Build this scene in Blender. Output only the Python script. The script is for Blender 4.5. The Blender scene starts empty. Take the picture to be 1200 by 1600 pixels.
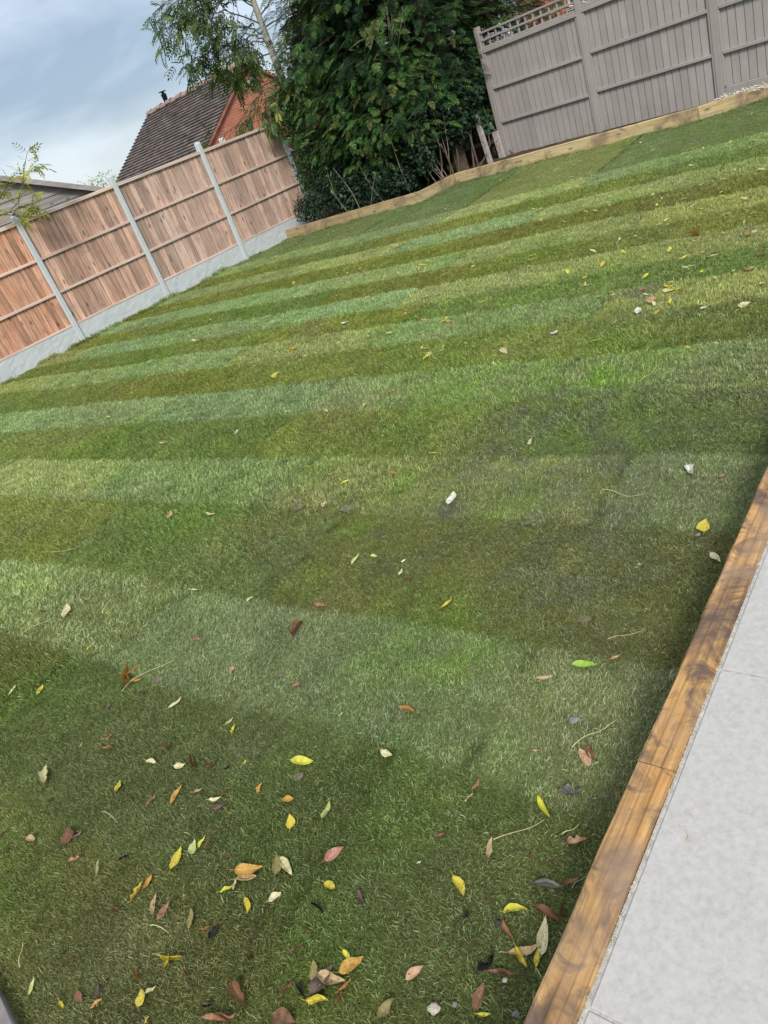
import bpy, math, random
import numpy as np
from mathutils import Matrix, Vector
S = bpy.context.scene
rad = math.radians
# ------------------------------------------------------------------ camera
CH = 1.88                     # eye height above the lawn
F_PX, PITCH, ROLL = 1145.0, rad(28.1), rad(21.8)
fw = np.array([0, math.cos(PITCH), -math.sin(PITCH)]); rt = np.array([1., 0, 0]); up = np.array([0, math.sin(PITCH), math.cos(PITCH)])
CX = math.cos(ROLL)*rt - math.sin(ROLL)*up; CU = math.cos(ROLL)*up + math.sin(ROLL)*rt
cam = bpy.data.cameras.new('camera'); camo = bpy.data.objects.new('camera', cam); S.collection.objects.link(camo)
M = Matrix.Identity(4)
for i in range(3):
    M[i][0] = CX[i]; M[i][1] = CU[i]; M[i][2] = -fw[i]
M[2][3] = CH
camo.matrix_world = M
cam.sensor_fit = 'VERTICAL'; cam.sensor_height = 32; cam.sensor_width = 24; cam.lens = F_PX/1600*32
cam.clip_end = 3000; cam.clip_start = 0.05
S.camera = camo
# ------------------------------------------------------------------ world, sun, exposure
SUN_EL, SUN_AZ = rad(42), rad(186)          # azimuth clockwise from +Y: behind the camera, to the right
W = bpy.data.worlds.new('World'); S.world = W; W.use_nodes = True
nt = W.node_tree; nt.nodes.clear(); L = nt.links.new
def wn(t, **k):
    n = nt.nodes.new(t)
    for a, b in k.items(): setattr(n, a, b)
    return n
out = wn('ShaderNodeOutputWorld'); bg = wn('ShaderNodeBackground'); L(bg.outputs[0], out.inputs[0])
sky = wn('ShaderNodeTexSky'); sky.sky_type = 'NISHITA'; sky.sun_disc = False; sky.sun_elevation = SUN_EL; sky.sun_rotation = SUN_AZ
tc = wn('ShaderNodeTexCoord'); mp = wn('ShaderNodeMapping'); mp.inputs['Scale'].default_value = (1.0, 1.0, 3.2)
mp.inputs['Rotation'].default_value = (0, rad(-16), 0)
L(tc.outputs['Generated'], mp.inputs['Vector'])
nz = wn('ShaderNodeTexNoise'); nz.inputs['Scale'].default_value = 3.3; nz.inputs['Detail'].default_value = 6; nz.inputs['Roughness'].default_value = .5; nz.inputs['Distortion'].default_value = .3
L(mp.outputs[0], nz.inputs['Vector'])
cr = wn('ShaderNodeValToRGB'); e = cr.color_ramp.elements
e[0].position = .41; e[0].color = (2.4, 3.1, 4.0, 1); e[1].position = .60; e[1].color = (4.6, 5.3, 6.1, 1)
L(nz.outputs['Fac'], cr.inputs[0])
sep = wn('ShaderNodeSeparateXYZ'); L(tc.outputs['Generated'], sep.inputs[0])
# pale bright band low over the horizon
mr = wn('ShaderNodeMapRange'); mr.inputs[1].default_value = .10; mr.inputs[2].default_value = -.01; mr.inputs[3].default_value = 0; mr.inputs[4].default_value = .85
nz2 = wn('ShaderNodeTexNoise'); nz2.inputs['Scale'].default_value = 5; nz2.inputs['Detail'].default_value = 5; L(mp.outputs[0], nz2.inputs['Vector'])
mm = wn('ShaderNodeMath', operation='MULTIPLY_ADD'); mm.inputs[1].default_value = .12; L(nz2.outputs['Fac'], mm.inputs[0])
ms = wn('ShaderNodeMath', operation='SUBTRACT'); L(sep.outputs['Z'], mm.inputs[2]); L(mm.outputs[0], ms.inputs[0]); ms.inputs[1].default_value = .06
L(ms.outputs[0], mr.inputs[0])
mxb = wn('ShaderNodeMixRGB'); L(mr.outputs[0], mxb.inputs[0]); L(cr.outputs[0], mxb.inputs[1]); mxb.inputs[2].default_value = (5.8, 6.3, 6.7, 1)
# overcast sky is brighter towards the zenith
mz = wn('ShaderNodeMapRange'); mz.inputs[1].default_value = .25; mz.inputs[2].default_value = .95; mz.inputs[3].default_value = 1; mz.inputs[4].default_value = 2.4
L(sep.outputs['Z'], mz.inputs[0])
mul = wn('ShaderNodeVectorMath', operation='SCALE'); mxz = wn('ShaderNodeMixRGB'); mzz = wn('ShaderNodeMapRange'); mzz.inputs[1].default_value = .45; mzz.inputs[2].default_value = .9; L(sep.outputs['Z'], mzz.inputs[0]); L(mzz.outputs[0], mxz.inputs[0]); L(mxb.outputs[0], mxz.inputs[1]); mxz.inputs[2].default_value = (4.6, 4.7, 4.7, 1); L(mxz.outputs[0], mul.inputs[0]); L(mz.outputs[0], mul.inputs['Scale'])
mix = wn('ShaderNodeMixRGB'); mix.inputs[0].default_value = .82; L(sky.outputs[0], mix.inputs[1]); L(mul.outputs[0], mix.inputs[2])
L(mix.outputs[0], bg.inputs[0]); bg.inputs[1].default_value = .10
sd = bpy.data.lights.new('sun', 'SUN'); sd.energy = 2.3; sd.angle = rad(14); sd.color = (1, .95, .87)
so = bpy.data.objects.new('sun', sd); S.collection.objects.link(so)
sv = Vector((math.sin(SUN_AZ)*math.cos(SUN_EL), math.cos(SUN_AZ)*math.cos(SUN_EL), math.sin(SUN_EL)))
so.rotation_euler = sv.to_track_quat('Z', 'Y').to_euler()
S.view_settings.view_transform = 'Standard'; S.view_settings.look = 'None'; S.view_settings.gamma = 1; S.view_settings.exposure = .6
S.render.resolution_x = 768; S.render.resolution_y = 1024; S.render.resolution_percentage = 100
# ------------------------------------------------------------------ survey helpers: sight line of a photo pixel met with a level plane or a distance
def ray(px, py): return fw*F_PX + CX*(px-600) + CU*(800-py)
def gp(px, py, z=0.0):
    d = ray(px, py); t = (z-CH)/d[2]; return np.array([d[0]*t, d[1]*t, z])
def gd(px, py, dist):
    d = ray(px, py); t = dist/math.hypot(d[0], d[1]); return np.array([d[0]*t, d[1]*t, CH+d[2]*t])
def gplane(px, py, P0, n):
    d = ray(px, py); o = np.array([0, 0, CH]); t = np.dot(np.array(P0)-o, n)/np.dot(d, n); return o+d*t
rng = np.random.default_rng(7); random.seed(7)
# ------------------------------------------------------------------ materials
def material(name, rough=.8, spec=.3):
    m = bpy.data.materials.new(name); m.use_nodes = True; t = m.node_tree
    b = t.nodes['Principled BSDF']; b.inputs['Roughness'].default_value = rough; b.inputs['Specular IOR Level'].default_value = spec
    return m, t, b
class N:                       # tiny node-graph writer
    def __init__(s, t): s.t = t
    def n(s, ty, ins=None, **k):
        x = s.t.nodes.new(ty)
        for a, b in k.items(): setattr(x, a, b)
        for a, b in (ins or {}).items():
            if hasattr(b, 'is_output'): s.t.links.new(b, x.inputs[a])
            else: x.inputs[a].default_value = b
        return x
    def noise(s, vec, scale, detail=4, rough=.55, dist=0):
        return s.n('ShaderNodeTexNoise', {'Vector': vec, 'Scale': scale, 'Detail': detail, 'Roughness': rough, 'Distortion': dist}).outputs['Fac']
    def ramp(s, f, pts):
        r = s.n('ShaderNodeValToRGB', {0: f}); e = r.color_ramp.elements
        while len(e) < len(pts): e.new(.5)
        for i, (p, c) in enumerate(pts): e[i].position = p; e[i].color = (*c, 1) if len(c) == 3 else c
        return r.outputs[0]
    def mix(s, f, a, b, mode='MIX'):
        def c(v): return (*v, 1) if isinstance(v, tuple) and len(v) == 3 else v
        return s.n('ShaderNodeMixRGB', {0: f, 1: c(a), 2: c(b)}, blend_type=mode).outputs[0]
    def math(s, op, a, b=0.0, c=0.0, clamp=False):
        return s.n('ShaderNodeMath', {0: a, 1: b, 2: c}, operation=op, use_clamp=clamp).outputs[0]
    def attr(s, name, kind='GEOMETRY'):
        return s.n('ShaderNodeAttribute', attribute_name=name, attribute_type=kind)
    def scale(s, vec, v):
        return s.n('ShaderNodeMapping', {'Vector': vec, 'Scale': v}).outputs[0]
    def bump(s, b, h, strength=.3, dist=.01):
        x = s.n('ShaderNodeBump', {'Height': h, 'Strength': strength, 'Distance': dist}); s.t.links.new(x.outputs[0], b.inputs['Normal'])
def wood_mat(name, c_dark, c_mid, c_light, axis=2, grain=18, knots=True, rough=.8, stain=None, spec=.25, board=.35, rings=False, stain_k=1.0):
    """timber; 'rnd' is a value per board, grain runs along object axis"""
    m, t, b = material(name, rough, spec); g = N(t)
    co = g.n('ShaderNodeTexCoord').outputs['Object']
    rnd = g.attr('rnd').outputs['Fac']
    off = g.n('ShaderNodeCombineXYZ', {0: g.math('MULTIPLY', rnd, 37.), 1: g.math('MULTIPLY', rnd, 11.), 2: g.math('MULTIPLY', rnd, 53.)}).outputs[0]
    v = g.n('ShaderNodeVectorMath', {0: co, 1: off}, operation='ADD').outputs[0]
    sc = [grain*2.2]*3; sc[axis] = grain*.10
    gr = g.noise(g.scale(v, tuple(sc)), 1.0, 6, .65, .6)
    sc2 = [6.]*3; sc2[axis] = .9
    lg = g.noise(g.scale(v, tuple(sc2)), 1.0, 3, .5, 1.0)
    col = g.ramp(gr, [(.28, c_dark), (.5, c_mid), (.72, c_light)])
    col = g.mix(g.ramp(lg, [(.35, (0, 0, 0)), (.7, (1, 1, 1))]), col, g.mix(1.0, col, (1.08, .95, .86), 'MULTIPLY'))
    tone = g.math('MULTIPLY_ADD', rnd, board*2, 1.08-board)
    tn = g.n('ShaderNodeVectorMath', {0: col, 'Scale': tone}, operation='SCALE').outputs[0]; col = tn
    if knots:
        ks = [9.]*3; ks[axis] = 3.2
        vo = g.n('ShaderNodeTexVoronoi', {'Vector': g.scale(v, tuple(ks)), 'Scale': 1.0, 'Randomness': 1.0}); vo.feature = 'F1'
        k = g.ramp(vo.outputs['Distance'], [(.07, (1, 1, 1)), (.2, (0, 0, 0))])
        col = g.mix(g.math('MULTIPLY', k, .75), col, tuple(x*.22 for x in c_dark))
    if stain:
        st = g.noise(g.scale(co, (1.3, 1.3, 1.3)), 2.2, 6, .68, .8)
        col = g.mix(g.math('MULTIPLY', g.ramp(st, [(.48, (0, 0, 0)), (.66, (1, 1, 1))]), stain_k), col, stain)
    if rings:
        ws = [3., 55., 55.]; wv = g.n('ShaderNodeTexWave', {'Vector': g.scale(v, (.5, 11., 5.)), 'Scale': 1.0, 'Distortion': 2.6, 'Detail': 4., 'Detail Scale': 1.3, 'Detail Roughness': .6}, wave_type='BANDS', bands_direction='Y').outputs['Fac']
        col = g.mix(g.ramp(wv, [(.0, (.6, .6, .6)), (.08, (.2, .2, .2)), (.2, (0, 0, 0))]), col, g.mix(1.0, col, (.42, .38, .36), 'MULTIPLY'))
        st2 = g.noise(g.scale(co, (9., 7., 9.)), 1.0, 6, .7, 1.6); col = g.mix(g.ramp(st2, [(.47, (0, 0, 0)), (.62, (.88, .88, .88))]), col, (.080, .055, .045)); bl_ = g.noise(g.scale(co, (2.2, 3., 3.)), 1.0, 4, .6); col = g.mix(g.ramp(bl_, [(.5, (0, 0, 0)), (.62, (.55, .55, .55))]), col, (.30, .20, .13))
    t.links.new(col, b.inputs['Base Color']); g.bump(b, gr, .35, .003)
    return m
def plain_mat(name, col, rough=.8, var=.15, scale=8, bump=.2, spec=.3, metallic=0, dist=.004):
    m, t, b = material(name, rough, spec); g = N(t); co = g.n('ShaderNodeTexCoord').outputs['Object']
    n = g.noise(co, scale, 6, .6)
    c = g.ramp(n, [(.3, tuple(x*(1-var) for x in col)), (.7, tuple(min(1, x*(1+var)) for x in col))])
    t.links.new(c, b.inputs['Base Color']); b.inputs['Metallic'].default_value = metallic
    g.bump(b, g.noise(co, scale*12, 3), bump, dist)
    return m
def foliage_mat(name, pts, rough=.5, trans=.25, spec=.4):
    """colour comes from the leaf's own 'rnd' value"""
    m, t, b = material(name, rough, spec); g = N(t)
    rnd = g.attr('rnd').outputs['Fac']; col = g.ramp(rnd, pts)
    t.links.new(col, b.inputs['Base Color'])
    tr = g.n('ShaderNodeBsdfTranslucent', {'Color': g.mix(1.0, col, (1.1, 1.3, .5), 'MULTIPLY')})
    mx = g.n('ShaderNodeMixShader', {0: trans, 1: b.outputs[0], 2: tr.outputs[0]})
    t.links.new(mx.outputs[0], t.nodes['Material Output'].inputs[0])
    return m
# ------------------------------------------------------------------ mesh helpers
def link(o, parent=None):
    S.collection.objects.link(o)
    if parent is not None: o.parent = parent
    return o
def npmesh(name, V, F, mat, parent=None, rnd=None, smooth=False, loc=None):
    """V (n,3); F list of int arrays, each (k, 3|4); rnd per vertex"""
    me = bpy.data.meshes.new(name); V = np.asarray(V, dtype=np.float32)
    Fs = F if isinstance(F, list) else [F]
    Fs = [np.asarray(f, dtype=np.int32) for f in Fs if len(f)]
    me.vertices.add(len(V)); me.vertices.foreach_set('co', V.ravel())
    nl = sum(f.size for f in Fs); me.loops.add(nl); me.loops.foreach_set('vertex_index', np.concatenate([f.ravel() for f in Fs]))
    tot = np.concatenate([np.full(len(f), f.shape[1], dtype=np.int32) for f in Fs]); st = np.concatenate([[0], np.cumsum(tot)[:-1]]).astype(np.int32)
    me.polygons.add(len(tot)); me.polygons.foreach_set('loop_start', st); me.polygons.foreach_set('loop_total', tot)
    me.update(calc_edges=True); me.validate()
    if rnd is not None:
        a = me.attributes.new('rnd', 'FLOAT', 'POINT'); a.data.foreach_set('value', np.asarray(rnd, dtype=np.float32))
    me.polygons.foreach_set('use_smooth', np.full(len(me.polygons), bool(smooth)))
    if mat: me.materials.append(mat)
    o = bpy.data.objects.new(name, me)
    if loc is not None: o.location = loc
    return link(o, parent)
class MB:
    """collects boxes / prisms / tubes, builds ONE mesh"""
    def __init__(s): s.V = []; s.F4 = []; s.F3 = []; s.R = []; s.n = 0
    def add(s, V, F, r=.5):
        V = np.asarray(V, float)
        for f in F: (s.F4 if len(f) == 4 else s.F3).append([i+s.n for i in f])
        s.V.append(V); s.R.append(np.full(len(V), r) if np.isscalar(r) else r); s.n += len(V)
    def box(s, o, ex, ey, ez, r=.5, bev=.0):
        """box from corner o with edge vectors ex, ey, ez; optional chamfer on every edge"""
        o, ex, ey, ez = (np.asarray(v, float) for v in (o, ex, ey, ez))
        lx, ly, lz = (np.linalg.norm(v) for v in (ex, ey, ez)); b = min(bev, .45*min(lx, ly, lz))
        if b <= 0:
            P = [o+ex*a+ey*c+ez*d for d in (0, 1) for c in (0, 1) for a in (0, 1)]
            s.add(P, [(0, 2, 3, 1), (4, 5, 7, 6), (0, 1, 5, 4), (2, 6, 7, 3), (0, 4, 6, 2), (1, 3, 7, 5)], r); return
        ux, uy, uz = ex/lx, ey/ly, ez/lz; P = []; idx = {}
        for sx in (0, 1):
            for sy in (0, 1):
                for sz in (0, 1):
                    c = o+ex*sx+ey*sy+ez*sz; dx = ux*(b if sx == 0 else -b); dy = uy*(b if sy == 0 else -b); dz = uz*(b if sz == 0 else -b)
                    for k, q in enumerate((c+dy+dz, c+dx+dz, c+dx+dy)): idx[(sx, sy, sz, k)] = len(P); P.append(q)
        F = []
        for k, ax in enumerate('xyz'):
            for sd_ in (0, 1):
                o1 = [(0, 0), (1, 0), (1, 1), (0, 1)]
                q = []
                for a, c in o1:
                    key = {0: (sd_, a, c), 1: (a, sd_, c), 2: (a, c, sd_)}[k]; q.append(idx[(*key, k)])
                if (sd_ == 0) == (k != 1): q = q[::-1]
                F.append(tuple(q))
        for k in range(3):      # edges parallel to axis k
            k1, k2 = [(1, 2), (0, 2), (0, 1)][k]
            for a in (0, 1):
                for c in (0, 1):
                    def key(t_):
                        v = [0, 0, 0]; v[k] = t_; v[k1] = a; v[k2] = c; return tuple(v)
                    F.append((idx[(*key(0), k1)], idx[(*key(1), k1)], idx[(*key(1), k2)], idx[(*key(0), k2)]))
        for sx in (0, 1):
            for sy in (0, 1):
                for sz in (0, 1): F.append(tuple(idx[(sx, sy, sz, k)] for k in range(3)))
        s.add(P, F, r)
    def tube(s, pts, rs, r=.5, seg=6, cap=True):
        pts = np.asarray(pts, float); n = len(pts); rs = np.full(n, rs) if np.isscalar(rs) else np.asarray(rs)
        T = np.gradient(pts, axis=0); T /= np.linalg.norm(T, axis=1)[:, None]+1e-9
        a = np.array([0, 0, 1.]) if abs(T[0][2]) < .9 else np.array([1., 0, 0]); V = []
        for i in range(n):
            u = np.cross(T[i], a); u /= np.linalg.norm(u)+1e-9; v = np.cross(T[i], u)
            for k in range(seg):
                an = 2*math.pi*k/seg; V.append(pts[i]+rs[i]*(u*math.cos(an)+v*math.sin(an)))
        F = [(i*seg+k, i*seg+(k+1) % seg, (i+1)*seg+(k+1) % seg, (i+1)*seg+k) for i in range(n-1) for k in range(seg)]
        if cap:
            V.append(pts[0]); V.append(pts[-1])
            F += [(n*seg, (k+1) % seg, k) for k in range(seg)]+[(n*seg+1, (n-1)*seg+k, (n-1)*seg+(k+1) % seg) for k in range(seg)]
        s.add(V, F, r)
    def build(s, name, mat, parent=None, smooth=False, base=None):
        """base: origin of the object in world space (parented parts stay in the parent's space)"""
        V = np.concatenate(s.V); R = np.concatenate(s.R)
        if base is not None: V = V-np.asarray(base)
        F = []
        if s.F4: F.append(np.array(s.F4))
        if s.F3: F.append(np.array(s.F3))
        o = npmesh(name, V, F, mat, parent, R, smooth)
        if base is not None and parent is None: o.location = base
        bm_fix(o); return o
import bmesh
def bm_fix(o):
    bm = bmesh.new(); bm.from_mesh(o.data); bmesh.ops.recalc_face_normals(bm, faces=bm.faces); bm.to_mesh(o.data); bm.free()
def tag(o, label=None, cat=None, group=None, kind=None):
    for k, v in (('label', label), ('category', cat), ('group', group), ('kind', kind)):
        if v: o[k] = v
    return o
def thing(name, label, cat, loc=(0, 0, 0), group=None):
    o = bpy.data.objects.new(name, None); o.empty_display_size = .2; o.location = loc; link(o); return tag(o, label, cat, group)
Z = np.array([0, 0, 1.])
def unit(v): v = np.asarray(v, float); return v/np.linalg.norm(v)
def xy(v): return np.array([v[0], v[1], 0.])
# ------------------------------------------------------------------ the lawn frame: s runs along the turf strips, t across them
AZ = rad(-46); DS = np.array([math.sin(AZ), math.cos(AZ)]); DT = np.array([-DS[1], DS[0]])    # DT points back to the camera side
K = CH/1.8
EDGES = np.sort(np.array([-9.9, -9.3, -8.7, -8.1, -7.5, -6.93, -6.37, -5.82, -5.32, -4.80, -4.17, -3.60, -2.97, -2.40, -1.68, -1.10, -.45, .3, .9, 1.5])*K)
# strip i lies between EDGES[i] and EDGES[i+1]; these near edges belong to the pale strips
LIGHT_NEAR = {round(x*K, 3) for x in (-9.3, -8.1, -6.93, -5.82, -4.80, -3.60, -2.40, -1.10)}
def hashf(a, b=0): 
    v = np.sin(a*127.1+b*311.7)*43758.5453; return v-np.floor(v)
def vnoise(x, y, seed=0):
    xi = np.floor(x); yi = np.floor(y); fx = x-xi; fy = y-yi; fx = fx*fx*(3-2*fx); fy = fy*fy*(3-2*fy)
    h = lambda a, b: hashf(a+seed*17.3, b+seed*5.1)
    return (h(xi, yi)*(1-fx)+h(xi+1, yi)*fx)*(1-fy)+(h(xi, yi+1)*(1-fx)+h(xi+1, yi+1)*fx)*fy
def fbm(x, y, seed=0, o=4):
    r = 0; a = .5; t = 0
    for i in range(o): r = r+a*vnoise(x*2**i, y*2**i, seed+i); t += a; a *= .5
    return r/t
def strip_info(x, y):
    s = x*DS[0]+y*DS[1]; t = x*DT[0]+y*DT[1]
    t = t+.05*(fbm(s*1.1, t*.6, 3)-.5)*2
    i = np.clip(np.searchsorted(EDGES, t)-1, 0, len(EDGES)-2)
    near = EDGES[i+1]; far = EDGES[i]; u = (t-far)/(near-far)
    light = np.isin(np.round(near, 3), np.array(sorted(LIGHT_NEAR)))
    # turf roll ends along the strip
    off = hashf(i.astype(float)*1.7, 2.)*2.1
    j = np.floor((s+off)/2.1); v = (s+off)/2.1-j
    d_end = np.minimum(v, 1-v)*2.1; d_side = np.minimum(u, 1-u)*(near-far)
    return s, t, i, j, u, light, d_end, d_side
def lawn_z(x, y):
    s, t, i, j, u, light, de, dd = strip_info(x, y)
    z = .035*(fbm(x*.5, y*.5, 11, 3)-.5)+.012*(fbm(x*2.3, y*2.3, 21, 2)-.5)
    z = z+.010*np.clip(1-(2*u-1)**4, 0, 1)-.004*np.exp(-de/.02)
    return z
def blob(x, y, px, py, r, ax=1.0):
    p = gp(px, py); return np.exp(-(((x-p[0])/r)**2+((y-p[1])/(r*ax))**2))
def lawn_colour(x, y):
    """turf colour (albedo) per roll, shading of the strip lay painted in, with worn, thatchy and lush patches"""
    s, t, i, j, u, light, de, dd = strip_info(x, y)
    h1 = hashf(i*3.1+j*7.7, 1.); h2 = hashf(i*5.3+j*2.9, 4.)
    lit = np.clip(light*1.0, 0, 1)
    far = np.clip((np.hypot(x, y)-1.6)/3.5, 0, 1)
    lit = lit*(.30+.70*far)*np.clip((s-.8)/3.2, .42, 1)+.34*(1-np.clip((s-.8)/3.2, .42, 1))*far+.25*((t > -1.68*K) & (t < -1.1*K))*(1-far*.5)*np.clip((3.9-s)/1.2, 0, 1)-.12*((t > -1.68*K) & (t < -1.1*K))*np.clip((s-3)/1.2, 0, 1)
    dark = np.array([.212, .258, .060]); pale = np.array([.288, .352, .128])  # light and shade of the blade lay, painted as dark and pale albedo
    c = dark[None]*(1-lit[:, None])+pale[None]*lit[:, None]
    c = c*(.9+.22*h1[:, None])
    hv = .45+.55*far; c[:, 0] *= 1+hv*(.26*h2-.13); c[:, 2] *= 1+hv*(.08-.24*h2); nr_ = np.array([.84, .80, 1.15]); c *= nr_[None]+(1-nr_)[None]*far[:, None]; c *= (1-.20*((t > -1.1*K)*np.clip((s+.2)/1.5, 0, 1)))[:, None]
    n = fbm(x*1.6, y*1.6, 31, 4); n2 = fbm(x*6, y*6, 41, 3)
    lush = np.clip((n-.52)*4, 0, 1); thatch = np.clip((.47-n)*4, 0, 1)
    c = c*(1-.35*lush[:, None])+np.array([.14, .27, .035])*.35*lush[:, None]
    c = c*(1-.3*thatch[:, None])+np.array([.20, .21, .10])*.3*thatch[:, None]
    c *= (.80+.4*n2)[:, None]
    # named patches
    g = np.clip(.9*blob(x, y, 935, 580, .42)+.6*blob(x, y, 760, 600, .35)+.6*blob(x, y, 560, 815, .16)+.5*blob(x, y, 650, 760, .2)+.55*blob(x, y, 700, 1010, .22)+.4*blob(x, y, 480, 905, .15), 0, 1)*(.55+.9*n2)
    g = np.clip(g, 0, 1)[:, None]; g = g*np.clip((fbm(x*7, y*7, 91, 3)-.30)*3.5, 0, 1)[:, None]; c = c*(1-g)+np.array([.19, .34, .035])*g
    w = np.clip(.85*blob(x, y, 760, 740, .22)+.8*blob(x, y, 900, 800, .55)+.7*blob(x, y, 1120, 640, .8)+.75*blob(x, y, 860, 640, .45)+.6*blob(x, y, 1000, 480, .5)+.5*blob(x, y, 880, 900, .4)+.5*blob(x, y, 620, 880, .2)+.5*blob(x, y, 480, 860, .3)+.45*blob(x, y, 600, 1130, .25)+.4*blob(x, y, 380, 1200, .2)+.35*blob(x, y, 1080, 950, .3), 0, 1)*(.35+1.2*fbm(x*4, y*4, 51, 3))
    w = np.clip(w, 0, .85)[:, None]; w = w*np.clip((fbm(x*9, y*9, 93, 4)-.34)*4, .15, 1)[:, None]; c = c*(1-w)+np.array([.175, .20, .10])*w
    br = np.clip(.8*blob(x, y, 560, 640, .5)+.9*blob(x, y, 430, 830, .35)+.5*blob(x, y, 700, 330, .9, .5)+.6*blob(x, y, 300, 1110, .2)+.6*blob(x, y, 770, 490, .5), 0, 1)*fbm(x*7, y*7, 61, 3)
    br = np.clip(br, 0, .6)[:, None]; br = br*np.clip((fbm(x*11, y*11, 95, 3)-.42)*5, 0, 1)[:, None]; c = c*(1-br)+np.array([.23, .18, .085])*br
    b = np.clip(.9*blob(x, y, 768, 722, .09)+.9*blob(x, y, 700, 800, .08)+.8*blob(x, y, 600, 830, .07)+.6*blob(x, y, 1150, 375, .25)+.7*blob(x, y, 1000, 460, .2, .6), 0, .8)*(.5+.8*n2)
    b = np.clip(b, 0, .8)[:, None]; b = b*np.clip((fbm(x*12, y*12, 97, 3)-.40)*6, 0, 1)[:, None]; c = c*(1-b)+np.array([.14, .135, .115])*b
    y_ = np.clip((t+9.3*K)/.6, 0, 1)*0
    seam = np.clip(1-de/.035, 0, 1)*.95*(fbm(x*3, y*3, 99, 2) > .42)+np.clip(1-dd/.022, 0, 1)*.4
    c = c*(1-.62*seam[:, None])
    return np.clip(c, .01, .9)
# ------------------------------------------------------------------ main lines of the garden
SLZ = .175                                                     # top of the back sleepers
dL = unit(xy(ray(1995, -416))); nL = np.cross(dL, Z)            # left fence runs along dL; nL points to the camera side
B0 = gp(264.7, 467.4); LP = [B0+dL*a for a in (-3.74, -1.86, 0.0, 1.95, 3.93)]
if np.dot(nL, -xy(B0)) < 0: nL = -nL
R0 = gp(791, 237, SLZ); R1 = gp(1150, 142, SLZ); dR = unit(xy(R1-R0)); nR = np.cross(dR, Z)
if np.dot(nR, -xy(R0)) < 0: nR = -nR
PZ = .28                                                       # patio level
E0 = gp(815, 1600, PZ); E1 = gp(1200, 725, PZ); dP = unit(xy(E1-E0)); nP = np.array([dP[1], -dP[0], 0])   # nP points to the patio side
SL = [gp(445, 360, SLZ), gp(657, 299, SLZ), gp(709, 272, SLZ), gp(1090, 168, SLZ), gp(1200, 131, SLZ)]
SL.append(SL[4]+unit(xy(SL[4]-SL[3]))*1.6)
# ------------------------------------------------------------------ ground, soil bed
m, t, b = material('earth', .95, .1); g = N(t); co = g.n('ShaderNodeTexCoord').outputs['Object']
t.links.new(g.ramp(g.noise(co, .8, 8, .7), [(.3, (.05, .038, .025)), (.6, (.09, .07, .045)), (.8, (.07, .085, .03))]), b.inputs['Base Color']); g.bump(b, g.noise(co, 14, 6), .6, .03); EARTH = m
mb = MB(); R_ = 900
mb.add([(-R_, -R_, -.12), (R_, -R_, -.12), (R_, R_, -.12), (-R_, R_, -.12)], [(0, 1, 2, 3)]); tag(mb.build('ground', EARTH), kind='structure')
# bed behind the back sleepers, a lumpy soil sheet
nx = 70; P = []; 
bk = unit(SL[1]-SL[0]); bn = np.array([-bk[1], bk[0], 0]); bn = bn if np.dot(bn, xy(SL[0])) > 0 else -bn
for i in range(nx):
    for j in range(40):
        q = SL[0]-bk*1.0+bk*(9.5*i/(nx-1))+bn*(-2.5+6.5*j/39); P.append((q[0], q[1], .0))
P = np.array(P); P[:, 2] = .05+.10*fbm(P[:, 0]*2.5, P[:, 1]*2.5, 5)
# keep the sheet under the lawn on the garden side
def back_dist(x, y):
    """signed distance beyond the front line of the back sleepers (positive: in the bed)"""
    d = np.full(np.shape(x), -1e9); 
    best = np.full(np.shape(x), 1e9); sg = np.zeros(np.shape(x))
    for a, c in zip(SL[:-1], SL[1:]):
        v = (c-a)[:2]; l2 = v@v; w = np.stack([x-a[0], y-a[1]], -1); h = np.clip((w@v)/l2, 0, 1); q = w-h[..., None]*v
        dist = np.hypot(q[..., 0], q[..., 1]); s_ = np.sign(v[0]*w[..., 1]-v[1]*w[..., 0]); u_ = dist < best
        best = np.where(u_, dist, best); sg = np.where(u_, s_, sg)
    return best*sg
bd = back_dist(P[:, 0], P[:, 1]); P[:, 2] = np.where(bd > .16, P[:, 2], -.11)
F = np.array([(i*40+j, (i+1)*40+j, (i+1)*40+j+1, i*40+j+1) for i in range(nx-1) for j in range(39)])
tag(npmesh('soil', P, F, EARTH, smooth=True), kind='structure')
# ------------------------------------------------------------------ lawn sheet
def in_lawn(x, y, pad=0.0):
    a = ((x-E0[0])*nP[0]+(y-E0[1])*nP[1]) < -pad                        # garden side of the patio timber
    c = ((x-B0[0])*nL[0]+(y-B0[1])*nL[1]) > .03+pad
    return a & c & (back_dist(x, y) < -pad)
gx, gy = np.meshgrid(np.arange(-7.5, 11.5, .06), np.arange(-1.5, 18, .06)); sh = gx.shape
gz = lawn_z(gx.ravel(), gy.ravel()); ok = in_lawn(gx, gy, -.12); 
edge = in_lawn(gx, gy, 0)
V = np.stack([gx.ravel(), gy.ravel(), gz-.004], 1)
id_ = np.arange(V.shape[0]).reshape(sh); c = ok[:-1, :-1] & ok[1:, :-1] & ok[:-1, 1:] & ok[1:, 1:]
F = np.stack([id_[:-1, :-1][c], id_[:-1, 1:][c], id_[1:, 1:][c], id_[1:, :-1][c]], 1)
m, t, b = material('turf_base', .95, .1); g = N(t); co = g.n('ShaderNodeTexCoord').outputs['Object']
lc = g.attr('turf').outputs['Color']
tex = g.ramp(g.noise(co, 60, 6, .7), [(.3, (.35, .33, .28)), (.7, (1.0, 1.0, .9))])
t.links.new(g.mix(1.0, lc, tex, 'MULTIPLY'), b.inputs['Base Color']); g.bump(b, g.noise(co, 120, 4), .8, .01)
lawn = npmesh('lawn', V, F, m, smooth=True); tag(lawn, kind='structure')
colr = lawn_colour(V[:, 0], V[:, 1]); a = lawn.data.attributes.new('turf', 'FLOAT_COLOR', 'POINT')
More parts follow.
